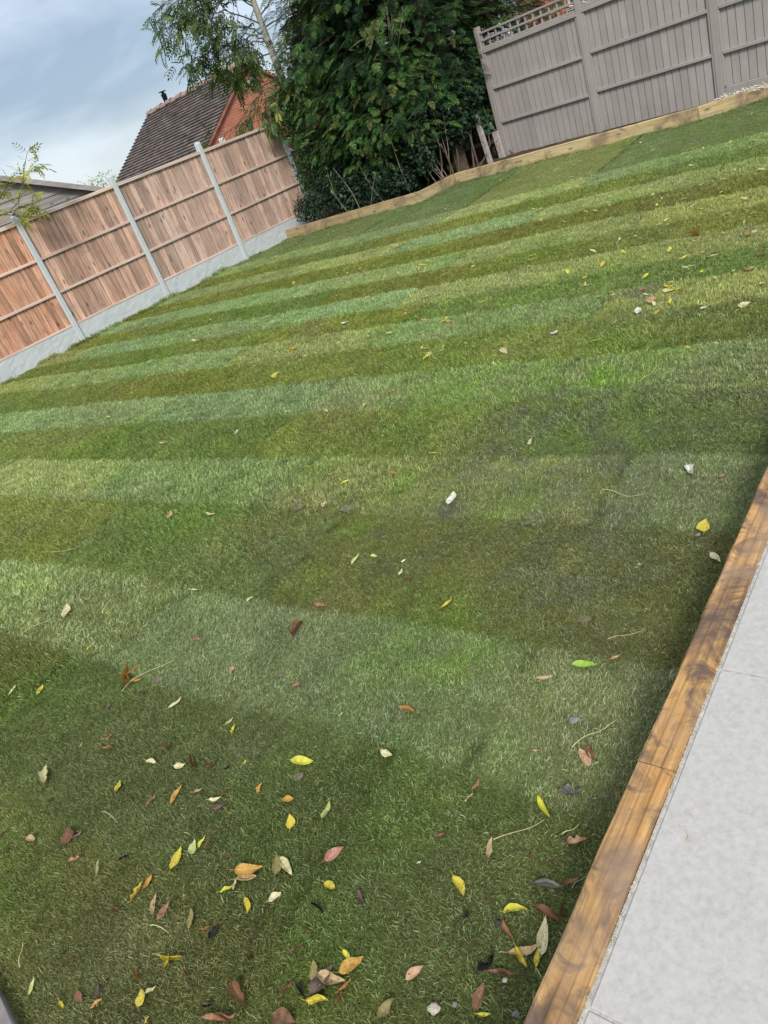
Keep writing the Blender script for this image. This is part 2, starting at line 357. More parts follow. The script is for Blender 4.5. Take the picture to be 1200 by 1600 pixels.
a.data.foreach_set('color', np.concatenate([colr*.75, np.ones((len(V), 1))], 1).astype(np.float32).ravel())
# ------------------------------------------------------------------ patio slabs and the gritty joint
m, t, b = material('porcelain', .55, .35); g = N(t); co = g.n('ShaderNodeTexCoord').outputs['Object']
big = g.noise(co, 9, 5, .6, .4); fine = g.noise(co, 60, 6, .75); speck = g.noise(co, 260, 3, .6)
c1 = g.ramp(big, [(.3, (.345, .330, .318)), (.7, (.385, .370, .357))]); c1 = g.mix(.55, c1, g.ramp(fine, [(.3, (.25, .238, .228)), (.5, (.36, .346, .334)), (.72, (.45, .435, .422))]))
c1 = g.mix(g.ramp(speck, [(.66, (0, 0, 0)), (.74, (.5, .5, .5))]), c1, (.33, .30, .27))
t.links.new(c1, b.inputs['Base Color']); g.bump(b, fine, .25, .002); TILE = m
GROUT = plain_mat('grout', (.42, .40, .36), .95, .35, 40, .8)
mb = MB(); J = gp(1133, 1046, PZ); base = E0+dP*np.dot(xy(J-E0), dP)
W_S = .094; G = .009                                        # timber width, joint width
for i in range(-4, 7):
    for j in range(6):
        o = base+dP*(i*.946+.003)+nP*(W_S+G+j*.606+.003); o[2] = PZ-.03
        mb.box(o, dP*.94, nP*.6, Z*.0285, .5, .003)
slab = mb.build('patio', TILE); tag(slab, kind='structure')
mb = MB(); o = base-dP*4+nP*(W_S+.001); o[2] = -.11; mb.box(o, dP*11, nP*4.2, Z*(PZ+.11-.006))
tag(mb.build('patio_bed', GROUT), kind='structure')
# sandy crumbs of jointing compound along the timber
V = []; mbg = MB()
for k in range(900):
    a_ = random.uniform(-.3, 2.6); q = E0+dP*a_+nP*(W_S+G*random.uniform(.05, 1.1)); q[2] = PZ-.006; r = random.uniform(.0012, .0035)
    u_ = [Vector((random.gauss(0, 1), random.gauss(0, 1), random.gauss(0, 1))).normalized()*r for _ in range(4)]
    mbg.add([q+np.array(u)+(0, 0, r) for u in u_], [(0, 1, 2), (0, 2, 3), (0, 3, 1), (1, 3, 2)], random.random())
tag(mbg.build('grit', plain_mat('grit', (.42, .38, .32), .95, .4, 30)), label='sandy crumbs of jointing grit between patio slabs and stained timber', cat='grit', kind='stuff')
# ------------------------------------------------------------------ timbers
STAINED = wood_mat('stained_timber', (.18, .095, .032), (.345, .20, .072), (.49, .32, .135), axis=0, grain=24, knots=True, rough=.6, stain=(.115, .078, .058), spec=.3, board=.12, rings=True)
GREENWOOD = wood_mat('treated_timber', (.22, .17, .085), (.38, .31, .17), (.50, .43, .27), axis=0, grain=13, knots=True, rough=.85, stain=(.21, .15, .10), board=.15)
def sleeper(a, c, wid, z0, z1, side, mat, label, group, name='timber_sleeper'):
    """a->c front top line, 'side' unit vector towards the back"""
    d = c-a; d[2] = 0; ln = np.linalg.norm(d); u_ = d/ln; mb = MB()
    n = max(4, int(ln/.12)); bev = .006
    prof = [(0, z0), (0, z1-bev), (bev*.35, z1-bev*.35), (bev, z1), (wid-bev, z1), (wid-bev*.3, z1-bev*.35), (wid, z1-bev), (wid, z0)]
    # built in its own frame: x along the grain
    V = []; 
    for i in range(n+1):
        x = ln*i/n; wob = .0015*math.sin(i*1.3+ln*7)+.001*random.gauss(0, 1)
        for k, (y_, z_) in enumerate(prof): V.append((x, y_+wob, z_+(.0012*random.gauss(0, 1) if z_ > z0 else 0)))
    m_ = len(prof); F = [(i*m_+k, (i+1)*m_+k, (i+1)*m_+(k+1) % m_, i*m_+(k+1) % m_) for i in range(n) for k in range(m_)]
    s3 = [(0, k, k+1) for k in range(1, m_-1)]+[(n*m_, n*m_+k+1, n*m_+k) for k in range(1, m_-1)]
    mb.add(V, F+s3, random.random()); o = mb.build(name, mat)
    Mx = Matrix(((u_[0], side[0], 0, a[0]), (u_[1], side[1], 0, a[1]), (0, 0, 1, 0), (0, 0, 0, 1))); o.matrix_world = Mx
    return tag(o, label, 'sleeper', group)
JT = gp(1053, 1205, PZ); sj = float(np.dot(xy(JT-E0), dP)); zt = PZ+.001
sleeper(E0-dP*1.2, E0+dP*(sj-.0015), W_S, -.1, zt, nP, STAINED, 'brown stained timber by the patio nearest the bottom edge, below the joint', 'stained timbers edging the patio')
sleeper(E0+dP*(sj+.0015), E0+dP*(sj+2.4), W_S, -.1, zt, nP, STAINED, 'brown stained timber along the patio with dark knots, running up to the right side', 'stained timbers edging the patio')
bls = ['pale treated timber edging from the concrete board past the dark hedge', 'short angled pale timber edging with a split end before the ivy', 'long pale treated timber edging running below the grey painted fence', 'pale treated timber edging beside the white pebbles at the right side']
for i in range(4):
    a, c = SL[i].copy(), SL[i+1].copy()
    if i == 3: c = SL[5].copy()
    u_ = unit(xy(c-a)); sd_ = np.array([-u_[1], u_[0], 0]); sd_ = sd_ if np.dot(sd_, xy(a)) > 0 else -sd_
    if i == 0: a = a-u_*.0
    sleeper(a+u_*.004, c-u_*.004, .085, -.1, SLZ, sd_, GREENWOOD, bls[i], 'pale timber edging along the back of the lawn')
# grey edging at the near left corner
a = gp(-6, 1544, .04); c = gp(30, 1612, .04); u_ = unit(xy(c-a)); sd_ = np.array([-u_[1], u_[0], 0])
if np.dot(sd_, xy(gp(0, 1600, .04)-a)) < 0: sd_ = -sd_
sleeper(a-u_*.9, a+u_*2.0, .2, -.1, .045, sd_, plain_mat('grey_edging', (.16, .14, .135), .8, .3, 12), 'weathered grey timber edge just showing at the near left corner', None)
# ------------------------------------------------------------------ left fence: concrete posts, gravel boards, feather-edge panels
def fence_board_mat(name, orange):
    d = np.array([.19, .125, .098])*(1-orange)+np.array([.20, .065, .028])*orange
    m_ = np.array([.47, .345, .285])*(1-orange)+np.array([.50, .27, .175])*orange
    l_ = np.array([.62, .50, .43])*(1-orange)+np.array([.66, .43, .31])*orange
    return wood_mat(name, tuple(d), tuple(m_), tuple(l_), axis=2, grain=20, knots=True, rough=.85, board=.30, stain_k=.4, stain=tuple(np.array([.30, .21, .17])*(1-.2*orange)))
FB = [fence_board_mat('orange_boards', .9), fence_board_mat('warm_boards', .35), fence_board_mat('pinkish_boards', .12), fence_board_mat('faded_boards', .0)]
RAIL = wood_mat('rail_timber', (.34, .26, .22), (.54, .44, .39), (.66, .57, .51), axis=0, grain=14, knots=False, rough=.85, board=.1)
m, t, b = material('concrete', .9, .15); g = N(t); co = g.n('ShaderNodeTexCoord').outputs['Object']
n1 = g.noise(co, 5, 7, .7); n2 = g.noise(co, 90, 4, .7)
c1 = g.mix(.5, g.ramp(n1, [(.3, (.42, .45, .46)), (.7, (.56, .60, .61))]), g.ramp(n2, [(.3, (.32, .34, .35)), (.7, (.70, .74, .76))]))
t.links.new(c1, b.inputs['Base Color']); g.bump(b, n2, .6, .006); CONC = m
def frame(o, d, n):       # world matrix: local x = d, y = n, z = up
    return Matrix(((d[0], n[0], 0, o[0]), (d[1], n[1], 0, o[1]), (0, 0, 1, o[2]), (0, 0, 0, 1)))
lf = thing('wooden_fence', 'tall pinkish brown board fence between grey concrete posts on the left side', 'fence')
lf.matrix_world = frame(LP[2], dL, nL); lf.rotation_mode = 'XYZ'
X0 = [-3.74-1.87, -3.74, -1.86, 0.0, 1.95, 3.93]
for k, x in enumerate(X0[1:]):
    mb = MB(); w = .047
    if k < 4:
        # tapered top, chamfered front corners
        pr = [(-w, -.05), (-w, .035), (-w*.72, .05), (w*.72, .05), (w, .035), (w, -.05)]
        lv = [(-.1, 1), (2.205, 1), (2.235, .72)]
        V = [(x+p[0]*f, p[1]*f, z) for z, f in lv for p in pr]; F = [(i*6+j, i*6+(j+1) % 6, (i+1)*6+(j+1) % 6, (i+1)*6+j) for i in range(2) for j in range(6)]
        F += [(12, 13, 14, 15), (12, 15, 16, 17), (0, 3, 2, 1), (0, 5, 4, 3)]
    else:
        w = .04; pr = [(-w, -.05), (-w, .04), (w, .04), (w, -.05)]; V = [(x+p[0], p[1], z) for z in (-.1, 2.30) for p in pr]
        F = [(j, (j+1) % 4, 4+(j+1) % 4, 4+j) for j in range(4)]+[(4, 5, 6, 7), (0, 3, 2, 1)]
    mb.add(V, F, random.random()); mb.build('post', CONC, lf)
for k in range(5):
    xa, xb = X0[k]+.048, X0[k+1]-(.048 if k < 4 else .04); mat = FB[[0, 0, 2, 3, 3][k]] if k != 2 else FB[1]
    mb = MB(); x = xa; i = 0
    while x < xb-.01:
        w = min(.105+random.uniform(-.006, .006), xb-x); zt_ = 2.035; zb_ = .335
        # feather-edge: thick on one side, thin under the next board
        r = random.random(); skew = random.uniform(-.002, .002)
        x9 = x+random.uniform(.004, .011); P = [(x9, -.014, zb_), (x+w, -.017, zb_), (x+w, -.006, zb_), (x9, .001+skew, zb_), (x9+skew, -.014, zt_), (x+w, -.017, zt_), (x+w, -.006, zt_), (x9, .001+skew, zt_)]
        mb.add(P, [(0, 1, 2, 3), (4, 7, 6, 5), (0, 4, 5, 1), (3, 2, 6, 7), (0, 3, 7, 4), (1, 5, 6, 2)], r); x += w; i += 1
    mb.box((xa, -.027, zb_), (xb-xa, 0, 0), (0, .0115, 0), (0, 0, zt_-zb_), .1)
    pan = mb.build('panel', mat, lf)
    for nm, z0, h, dep in (('rail', 1.438, .042, .030), ('rail', .870, .042, .030), ('bottom_rail', .318, .034, .022)):
        r_ = MB(); r_.box((xa, .002, z0), (xb-xa, 0, 0), (0, dep, 0), (0, 0, h), random.random(), .003); r_.build(nm, RAIL, pan)
    r_ = MB(); r_.box((xa, -.028, 2.030), (xb-xa, 0, 0), (0, .066, 0), (0, 0, .052), random.random(), .006); r_.build('capping', RAIL, pan)
    r_ = MB(); n_ = 24; g0 = .318   # rough textured gravel board
    V = []
    for i in range(n_+1):
        for j in range(9):
            V.append((xa-.004+(xb-xa+.008)*i/n_, .018+random.gauss(0, .0014), -.1+(g0+.1-.002)*j/8))
    F = [(i*9+j, (i+1)*9+j, (i+1)*9+j+1, i*9+j+1) for i in range(n_) for j in range(8)]
    r_.add(V, F, .5); r_.box((xa-.004, -.03, -.1), (xb-xa+.008, 0, 0), (0, .044, 0), (0, 0, g0+.098), .5); r_.build('gravel_board', CONC, lf)
# ------------------------------------------------------------------ right fence, painted taupe grey
m, t, b = material('grey_paint', .75, .25); g = N(t); co = g.n('ShaderNodeTexCoord').outputs['Object']; rnd = g.attr('rnd').outputs['Fac']
gr = g.noise(g.scale(co, (40, 40, 3)), 1.0, 5, .6, .4); bl = g.noise(co, 2.2, 6, .65)
c1 = g.ramp(bl, [(.3, (.285, .255, .238)), (.7, (.36, .328, .31))]); c1 = g.mix(.25, c1, g.ramp(gr, [(.3, (.19, .165, .15)), (.7, (.35, .315, .29))]))
c1 = g.n('ShaderNodeVectorMath', {0: c1, 'Scale': g.math('MULTIPLY_ADD', rnd, .16, .92)}, operation='SCALE').outputs[0]
t.links.new(c1, b.inputs['Base Color']); g.bump(b, gr, .2, .0012); PAINT = m
rf = thing('painted_fence', 'grey painted board fence with a trellis top at the upper right', 'fence')
rf.matrix_world = frame(np.array([R0[0], R0[1], 0])-nR*.03, dR, nR)
XR = [-.04, 1.97, 4.03, 6.05, 8.1]
for k, x in enumerate(XR):
    mb = MB(); w = .09 if k == 0 else .10
    mb.box((x-w/2, -.055, -.1), (w, 0, 0), (0, .10, 0), (0, 0, 2.36 if k == 0 else 2.6), random.random(), .006); mb.build('post', PAINT, rf)
for k in range(4):
    xa, xb = XR[k]+.05, XR[k+1]-.05; top = 1.845 if k == 0 else 1.87; dz = 0 if k == 0 else .03
    mb = MB(); x = xa; zb_ = .1 if k < 2 else .27
    while x < xb-.01:
        w = min(.118+random.uniform(-.004, .004), xb-x); r = random.random()
        x9 = x+.011; P = [(x9, -.014, zb_), (x+w, -.017, zb_), (x+w, -.003, zb_), (x9, .001, zb_), (x9, -.014, top), (x+w, -.017, top), (x+w, -.003, top), (x9, .001, top)]
        mb.add(P, [(0, 1, 2, 3), (4, 7, 6, 5), (0, 4, 5, 1), (3, 2, 6, 7), (0, 3, 7, 4), (1, 5, 6, 2)], r); x += w
    mb.box((xa, -.026, zb_), (xb-xa, 0, 0), (0, .010, 0), (0, 0, top-zb_), .3)
    pan = mb.build('panel', PAINT, rf)
    for xs in (xa, xb-.035):
        r_ = MB(); r_.box((xs, .003, zb_), (.035, 0, 0), (0, .028, 0), (0, 0, top-zb_), random.random(), .004); r_.build('batten', PAINT, pan)
    for z0 in (1.243+dz, .668+dz):
        r_ = MB(); r_.box((xa+.036, .003, z0), (xb-xa-.072, 0, 0), (0, .04, 0), (0, 0, .045), random.random(), .004); r_.build('rail', PAINT, pan)
    r_ = MB(); r_.box((xa, -.024, top-.004), (xb-xa, 0, 0), (0, .07, 0), (0, 0, .062), random.random(), .006); r_.build('top_rail', PAINT, pan)
    # trellis with square openings
    r_ = MB(); z1 = top+.06; 
    hz = [z1+.002, z1+.118, z1+.232, z1+.346] if k else [z1+.002, z1+.118, z1+.232]
    for z_ in hz: r_.box((xa+.001, .003, z_), (xb-xa-.002, 0, 0), (0, .016, 0), (0, 0, .032), random.random(), .002)
    nn = 13; sp = (xb-xa-.032)/(nn-1)
    for i in range(nn): r_.box((xa+i*sp, -.0145, z1+.003), (.032, 0, 0), (0, .016, 0), (0, 0, hz[-1]-z1+.028), random.random(), .002)
    r_.build('trellis', PAINT, rf)
    if k >= 2:
        r_ = MB(); r_.box((xa, -.03, .1), (xb-xa, 0, 0), (0, .045, 0), (0, 0, .166), .3, .008); r_.build('gravel_board', PAINT, rf)
# white pebbles along the foot of the third bay
PEB = plain_mat('pebble_white', (.55, .52, .47), .7, .45, 25); V = []; mb = MB()
for k in range(900):
    x = random.uniform(4.05, 7.9); y_ = random.uniform(.03, .30); r = random.uniform(.010, .022)
    q = np.array([R0[0], R0[1], 0])+dR*x+nR*y_; 
    q[2] = .135+random.uniform(0, .035)+.03*(1-y_/.3)
    a_ = random.uniform(0, 6.28); ce, se = math.cos(a_), math.sin(a_)
    P = [(r, 0, 0), (0, r*.8, 0), (-r, 0, 0), (0, -r*.8, 0), (0, 0, r*.6), (0, 0, -r*.6)]
    P = [(q[0]+p[0]*ce-p[1]*se, q[1]+p[0]*se+p[1]*ce, q[2]+p[2]) for p in P]
    mb.add(P, [(0, 1, 4), (1, 2, 4), (2, 3, 4), (3, 0, 4), (1, 0, 5), (2, 1, 5), (3, 2, 5), (0, 3, 5)], random.random())
tag(mb.build('pebbles', PEB), 'white pebbles between the grey fence and the timber edging at far right', 'gravel', kind='stuff')
# ------------------------------------------------------------------ grass blades: tufts scattered over the turf
m, t, b = material('grass_blades', .5, .35); g = N(t)
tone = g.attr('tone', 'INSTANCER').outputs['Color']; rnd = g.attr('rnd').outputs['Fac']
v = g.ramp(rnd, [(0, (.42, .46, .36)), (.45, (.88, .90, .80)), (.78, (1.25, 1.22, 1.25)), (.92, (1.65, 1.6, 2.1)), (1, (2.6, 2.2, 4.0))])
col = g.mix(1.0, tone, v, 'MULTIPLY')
t.links.new(col, b.inputs['Base Color'])
tr = g.n('ShaderNodeBsdfTranslucent', {'Color': col}); mx = g.n('ShaderNodeMixShader', {0: .25, 1: b.outputs[0], 2: tr.outputs[0]})
t.links.new(mx.outputs[0], t.nodes['Material Output'].inputs[0]); GRASS = m
def tuft_mesh(name, n, rad_, hmin, hmax, w, lean, seed):
    r = np.random.default_rng(seed); an = r.uniform(0, 2*np.pi, n); rr = rad_*np.sqrt(r.uniform(0, 1, n)); bx, by = rr*np.cos(an), rr*np.sin(an)
    hgt = r.uniform(hmin, hmax, n); ln = np.clip(r.normal(lean, .30, n), .05, 1.45); dirn = r.normal(0, .8, n)
    stray = r.uniform(0, 1, n) < .4; dirn = np.where(stray, r.uniform(0, 2*np.pi, n), dirn)
    V = []; F = []; R = []
    for i in range(n):
        d = np.array([math.cos(dirn[i]), math.sin(dirn[i]), 0]); p = np.array([-d[1], d[0], 0]); p = p*math.cos(.6)+Z*math.sin(.6)*r.choice([-1, 1])
        ww = w*r.uniform(.7, 1.2); L_ = hgt[i]; a0 = ln[i]*.55; a1 = min(ln[i]*1.35, 1.62); o = np.array([bx[i], by[i], -.004])
        m1 = o+(d*math.sin(a0)+Z*math.cos(a0))*L_*.5; m2 = m1+(d*math.sin((a0+a1)/2)+Z*math.cos((a0+a1)/2))*L_*.28; tp = m2+(d*math.sin(a1)+Z*math.cos(a1))*L_*.26
        k = len(V); V += [o-p*ww/2, o+p*ww/2, m1-p*ww/2, m1+p*ww/2, m2-p*ww*.36, m2+p*ww*.36, tp]
        F += [(k, k+1, k+3, k+2), (k+2, k+3, k+5, k+4)]; V_ = None
        F.append((k+4, k+5, k+6, k+6))
        R += [r.uniform(0, 1)]*7
    F4 = np.array([f for f in F if f[2] != f[3]]); F3 = np.array([f[:3] for f in F if f[2] == f[3]])
    me = npmesh(name, np.array(V), [F4, F3], GRASS, None, np.array(R)); S.collection.objects.unlink(me); return me
NEAR = [tuft_mesh('tuft', 96, .040, .008, .022, .00145, .95, 100+i) for i in range(8)]
FAR = [tuft_mesh('tuft', 40, .048, .018, .036, .0028, .95, 200+i) for i in range(4)]
def instancer(name, xs, ys, variants, dens_scale, label=None):
    n = len(xs); z = lawn_z(xs, ys)
    me = bpy.data.meshes.new(name); me.vertices.add(n); me.vertices.foreach_set('co', np.stack([xs, ys, z-.001], 1).astype(np.float32).ravel())
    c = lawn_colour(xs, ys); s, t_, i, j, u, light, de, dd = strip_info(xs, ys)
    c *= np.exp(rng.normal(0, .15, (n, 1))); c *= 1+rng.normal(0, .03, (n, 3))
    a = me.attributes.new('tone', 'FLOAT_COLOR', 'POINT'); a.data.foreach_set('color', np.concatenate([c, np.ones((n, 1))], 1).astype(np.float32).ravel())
    # the nap of each strip: pale strips lie away from the patio, dark ones towards it
    away = math.atan2(*( (-DT)[::-1])); yaw = np.where(light, away, away+math.pi)+.9*(hashf(i*2.3+j*4.1, 9)-.5)+rng.normal(0, .35, n)
    near = np.hypot(xs, ys) < 2.6; yaw = yaw+np.where(near, rng.normal(0, .5, n), 0)+1.5*(fbm(xs*1.3, ys*1.3, 71, 2)-.5)
    rot = np.stack([rng.normal(0, .12, n), rng.normal(0, .12, n)+np.where(light, .10, .0), yaw], 1)
    a = me.attributes.new('rot', 'FLOAT_VECTOR', 'POINT'); a.data.foreach_set('vector', rot.astype(np.float32).ravel())
    edge = np.clip(np.minimum(de/.03, dd/.02), .45, 1)
    sc = dens_scale*rng.uniform(.75, 1.2, n)*edge*(.8+.5*fbm(xs*3, ys*3, 81, 3))
    a = me.attributes.new('sc', 'FLOAT', 'POINT'); a.data.foreach_set('value', sc.astype(np.float32))
    o = bpy.data.objects.new(name, me); S.collection.objects.link(o)
    ng = bpy.data.node_groups.new(name, 'GeometryNodeTree'); ng.interface.new_socket('Geometry', in_out='INPUT', socket_type='NodeSocketGeometry'); ng.interface.new_socket('Geometry', in_out='OUTPUT', socket_type='NodeSocketGeometry')
    A = ng.nodes.new; gi = A('NodeGroupInput'); go = A('NodeGroupOutput'); iop = A('GeometryNodeInstanceOnPoints'); gti = A('GeometryNodeGeometryToInstance')
    for vo in variants:
        oi = A('GeometryNodeObjectInfo'); oi.inputs['Object'].default_value = vo; ng.links.new(oi.outputs['Geometry'], gti.inputs[0])
    ng.links.new(gi.outputs[0], iop.inputs['Points']); ng.links.new(gti.outputs[0], iop.inputs['Instance']); iop.inputs['Pick Instance'].default_value = True
    ri = A('FunctionNodeRandomValue'); ri.data_type = 'INT'; ri.inputs[4].default_value = 0; ri.inputs[5].default_value = len(variants)-1; ng.links.new(ri.outputs[2], iop.inputs['Instance Index'])
    for nm, dt, sock in (('rot', 'FLOAT_VECTOR', 'Rotation'), ('sc', 'FLOAT', 'Scale')):
        at = A('GeometryNodeInputNamedAttribute'); at.data_type = dt; at.inputs[0].default_value = nm; ng.links.new(at.outputs[0], iop.inputs[sock])
    ng.links.new(iop.outputs[0], go.inputs[0]); md = o.modifiers.new('scatter', 'NODES'); md.node_group = ng
    return tag(o, label, 'grass', kind='stuff')
def in_view(x, y, pad=140):
    d = np.stack([x, y, np.full_like(x, -CH)], -1); w = d@fw; px = 600+F_PX*(d@CX)/w; py = 800-F_PX*(d@CU)/w
    return (w > .05) & (px > -pad) & (px < 1200+pad) & (py < 1600+pad*2)
def scatter(sp, r0, r1):
    x, y = np.meshgrid(np.arange(-9, 12, sp), np.arange(-1, 18, sp)); x = x.ravel()+rng.uniform(-.5, .5, x.size)*sp; y = y.ravel()+rng.uniform(-.5, .5, y.size)*sp
    r = np.hypot(x, y); k = (r >= r0) & (r < r1) & in_lawn(x, y, .012) & in_view(x, y); return x[k], y[k]
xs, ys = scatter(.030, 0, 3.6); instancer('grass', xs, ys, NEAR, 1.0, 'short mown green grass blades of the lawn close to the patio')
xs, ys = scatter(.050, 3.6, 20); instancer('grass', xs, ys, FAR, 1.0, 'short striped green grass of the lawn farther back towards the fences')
# longer unmown fringe where the mower cannot reach
bx, by = [], []
def fringe(a, c, nrm, dens, spread):
    L_ = np.linalg.norm(xy(c-a)); n = int(L_*dens); u = rng.uniform(0, 1, n)[:, None]; w = np.abs(rng.normal(0, spread, n))[:, None]; q = a+(c-a)*u+nrm*w; k = fbm(q[:, 0]*4, q[:, 1]*4, 55, 2) > .38
    bx.append(q[k, 0]); by.append(q[k, 1])
fringe(LP[0]-dL*1.5, LP[4], nL, 70, .02)
for a, c in zip(SL[:-1], SL[1:]):
    v_ = unit(xy(c-a)); n_ = np.array([v_[1], -v_[0], 0]); n_ = n_ if np.dot(n_, -xy(a)) > 0 else -n_; fringe(a+n_*.006, c+n_*.006, n_, 60, .02)
bx, by = np.concatenate(bx), np.concatenate(by); instancer('grass', bx, by, FAR, 2.6, 'longer grass fringe at the foot of the fence boards and back timbers')
bx, by = [], []; fringe(E0-dP*.8-nP*.006, E0+dP*2.6-nP*.006, -nP, 130, .02); bx, by = np.concatenate(bx), np.concatenate(by); instancer('grass', bx, by, NEAR, 1.9, 'uneven grass fringe against the stained patio timber')
# ------------------------------------------------------------------ brick and roof materials
def brick_mat(name, scale=1.0):
    m, t, b = material(name, .85, .2); g = N(t); co = g.n('ShaderNodeTexCoord').outputs['Object']
    sp = g.n('ShaderNodeSeparateXYZ', {0: co}); v = g.n('ShaderNodeCombineXYZ', {0: sp.outputs[0], 1: sp.outputs[2], 2: 0.0}).outputs[0]
    br = g.n('ShaderNodeTexBrick', {'Vector': v, 'Color1': (.36, .10, .055, 1), 'Color2': (.50, .17, .095, 1), 'Mortar': (.42, .36, .30, 1), 'Scale': 1.0, 'Mortar Size': .006, 'Mortar Smooth': .2, 'Bias': 0.0, 'Brick Width': .225, 'Row Height': .075})
    c = g.mix(.35, br.outputs[0], g.ramp(g.noise(co, 3, 6, .7), [(.3, (.30, .10, .06)), (.7, (.56, .24, .14))]))
    t.links.new(c, b.inputs['Base Color']); g.bump(b, g.math('SUBTRACT', 1.0, br.outputs['Fac']), .5, .008); return m
BRICK = brick_mat('red_brick')
def roof_tile_mat():
    m, t, b = material('plain_tiles', .85, .2); g = N(t); co = g.n('ShaderNodeTexCoord').outputs['Object']
    sp = g.n('ShaderNodeSeparateXYZ', {0: co}); rnd = g.attr('rnd').outputs['Fac']
    row = g.math('MULTIPLY', rnd, 97.0)
    cx = g.math('FLOOR', g.math('ADD', g.math('MULTIPLY', sp.outputs[0], 6.0), row))
    wn_ = g.n('ShaderNodeTexWhiteNoise', {'Vector': g.n('ShaderNodeCombineXYZ', {0: cx, 1: rnd, 2: 0.0}).outputs[0]}, noise_dimensions='3D').outputs[0]
    fr = g.math('FRACT', g.math('ADD', g.math('MULTIPLY', sp.outputs[0], 6.0), row))
    gap = g.math('LESS_THAN', fr, .06)
    c = g.ramp(wn_, [(0, (.085, .070, .066)), (.5, (.13, .104, .096)), (.85, (.165, .13, .115)), (1, (.21, .17, .15))])
    c = g.mix(g.ramp(g.noise(co, 1.1, 5, .6), [(.45, (0, 0, 0)), (.75, (.5, .5, .5))]), c, (.16, .165, .14))
    c = g.mix(gap, c, (.03, .025, .025)); t.links.new(c, b.inputs['Base Color']); g.bump(b, wn_, .3, .01); return m
TILES = roof_tile_mat()
RIDGE = plain_mat('ridge_clay', (.30, .20, .17), .85, .25, 3)
WHITE = plain_mat('white_plastic', (.75, .75, .74), .5, .05, 3); BLACK = plain_mat('black_metal', (.015, .015, .017), .4, .2, 5, metallic=.6)
PALEB = plain_mat('bluish_plastic', (.45, .48, .60), .5, .1, 4); AMBER = plain_mat('amber_plastic', (.6, .25, .06), .5, .1, 4)
# ------------------------------------------------------------------ brick garage beyond the left fence
HD = 28.0; AP = gd(383, 97, HD); ux = unit(xy(gp(234.5, 177, AP[2])-AP)); RL = float(np.linalg.norm(xy(gp(234.5, 177, AP[2])-AP)))
wy = np.array([ux[1], -ux[0], 0]); wy = wy if np.dot(wy, -xy(AP)) > 0 else -wy     # slope seen from the garden falls along wy
Hs = 3.6; pit = math.radians(34); eave = AP[2]-Hs*math.tan(pit)
gar = thing('brick_garage', 'red brick gabled building with a dark tiled roof behind the left fence', 'building')
# gable wall lies in the plane x=0 of a frame whose local x = wy (width), y = -ux (out of the gable), z up
MW = frame(np.array([AP[0], AP[1], 0]), wy, -ux)
if MW.to_3x3().determinant() < 0: pass
gar.matrix_world = Matrix.Identity(4)
def tw(o_, d_, n_, pts): return [np.array(o_)+d_*p[0]+n_*p[1]+Z*p[2] for p in pts]
wall = MB(); a0 = AP[2]-.10; hw = Hs-.25
P = [(-hw, 0, -.1), (hw, 0, -.1), (hw, 0, a0-hw*math.tan(pit)), (0, 0, a0), (-hw, 0, a0-hw*math.tan(pit))]
P += [(p[0], -RL+.1, p[2]) for p in P]
wall.add(P, [(0, 1, 2, 4), (2, 3, 4), (5, 9, 7, 6), (7, 9, 8), (0, 4, 9, 5), (1, 6, 7, 2)], .5)
wo = wall.build('wall', BRICK); wo.parent = gar; wo.matrix_world = MW
mb = MB(); nc = 28; sl = Hs/math.cos(pit); st_ = sl/nc
for side in (1, -1):
    for i in range(nc):
        s0, s1 = i*st_, (i+1)*st_+.02; r = random.random(); k = 26
        def pt(s_, x_, lift): return (side*(s_*math.cos(pit)+lift*math.sin(pit)), x_, AP[2]-s_*math.sin(pit)+lift*math.cos(pit))
        xs_ = [.10-(RL+.2)*q/k for q in range(k+1)]; V = []
        for x_ in xs_:
            j_ = random.gauss(0, .004); V += [pt(s0, x_, .0), pt(s1, x_, .058+j_), pt(s1, x_, .008)]
        F = [(q*3, (q+1)*3, (q+1)*3+1, q*3+1) for q in range(k)]+[(q*3+1, (q+1)*3+1, (q+1)*3+2, q*3+2) for q in range(k)]
        mb.add(V, F, r)
    # roof underside
    mb.add([pt(0, .1, -.03), pt(sl, .1, -.03), pt(sl, -RL-.1, -.03), pt(0, -RL-.1, -.03)], [(0, 1, 2, 3)], .2)
V = np.concatenate(mb.V); V2 = V[:, [1, 0, 2]]
ro = npmesh('roof', V2, [np.array(mb.F4)], TILES, None, np.concatenate(mb.R)); ro.parent = gar
ro.matrix_world = Matrix(((-ux[0], wy[0], 0, AP[0]), (-ux[1], wy[1], 0, AP[1]), (0, 0, 1, 0), (0, 0, 0, 1)))
mb = MB()
for i in range(18):
    x_ = .14-(RL+.28)*i/18; x2 = .14-(RL+.28)*(i+1)/18+.03; prof = [(math.cos(a_)*.13, math.sin(a_)*.13) for a_ in np.linspace(0, math.pi, 7)]; h_ = random.uniform(-.012, .004)+(.014 if i % 2 else 0)
    V = [(p[0], xx, AP[2]+p[1]-.02+h_) for xx in (x_, x2) for p in prof]; mb.add(V, [(q, q+1, q+8, q+7) for q in range(6)]+[(0, 7, 13, 6)], random.random()); 
rg = mb.build('ridge', RIDGE); rg.parent = gar; rg.matrix_world = MW
mb = MB()
for side in (1, -1):
    for i in range(30):
        s0 = sl*i/30; s1 = s0+sl/30-.006; c0 = np.array((side*s0*math.cos(pit), .105, AP[2]-.075-s0*math.sin(pit)))
        mb.box(c0+(0, -.11, 0), (side*(s1-s0)*math.cos(pit), 0, -(s1-s0)*math.sin(pit)), (0, .11, 0), (0, 0, .085), random.random(), .006)
vg = mb.build('verge', plain_mat('verge_clay', (.30, .13, .085), .85, .3, 6)); vg.parent = gar; vg.matrix_world = MW
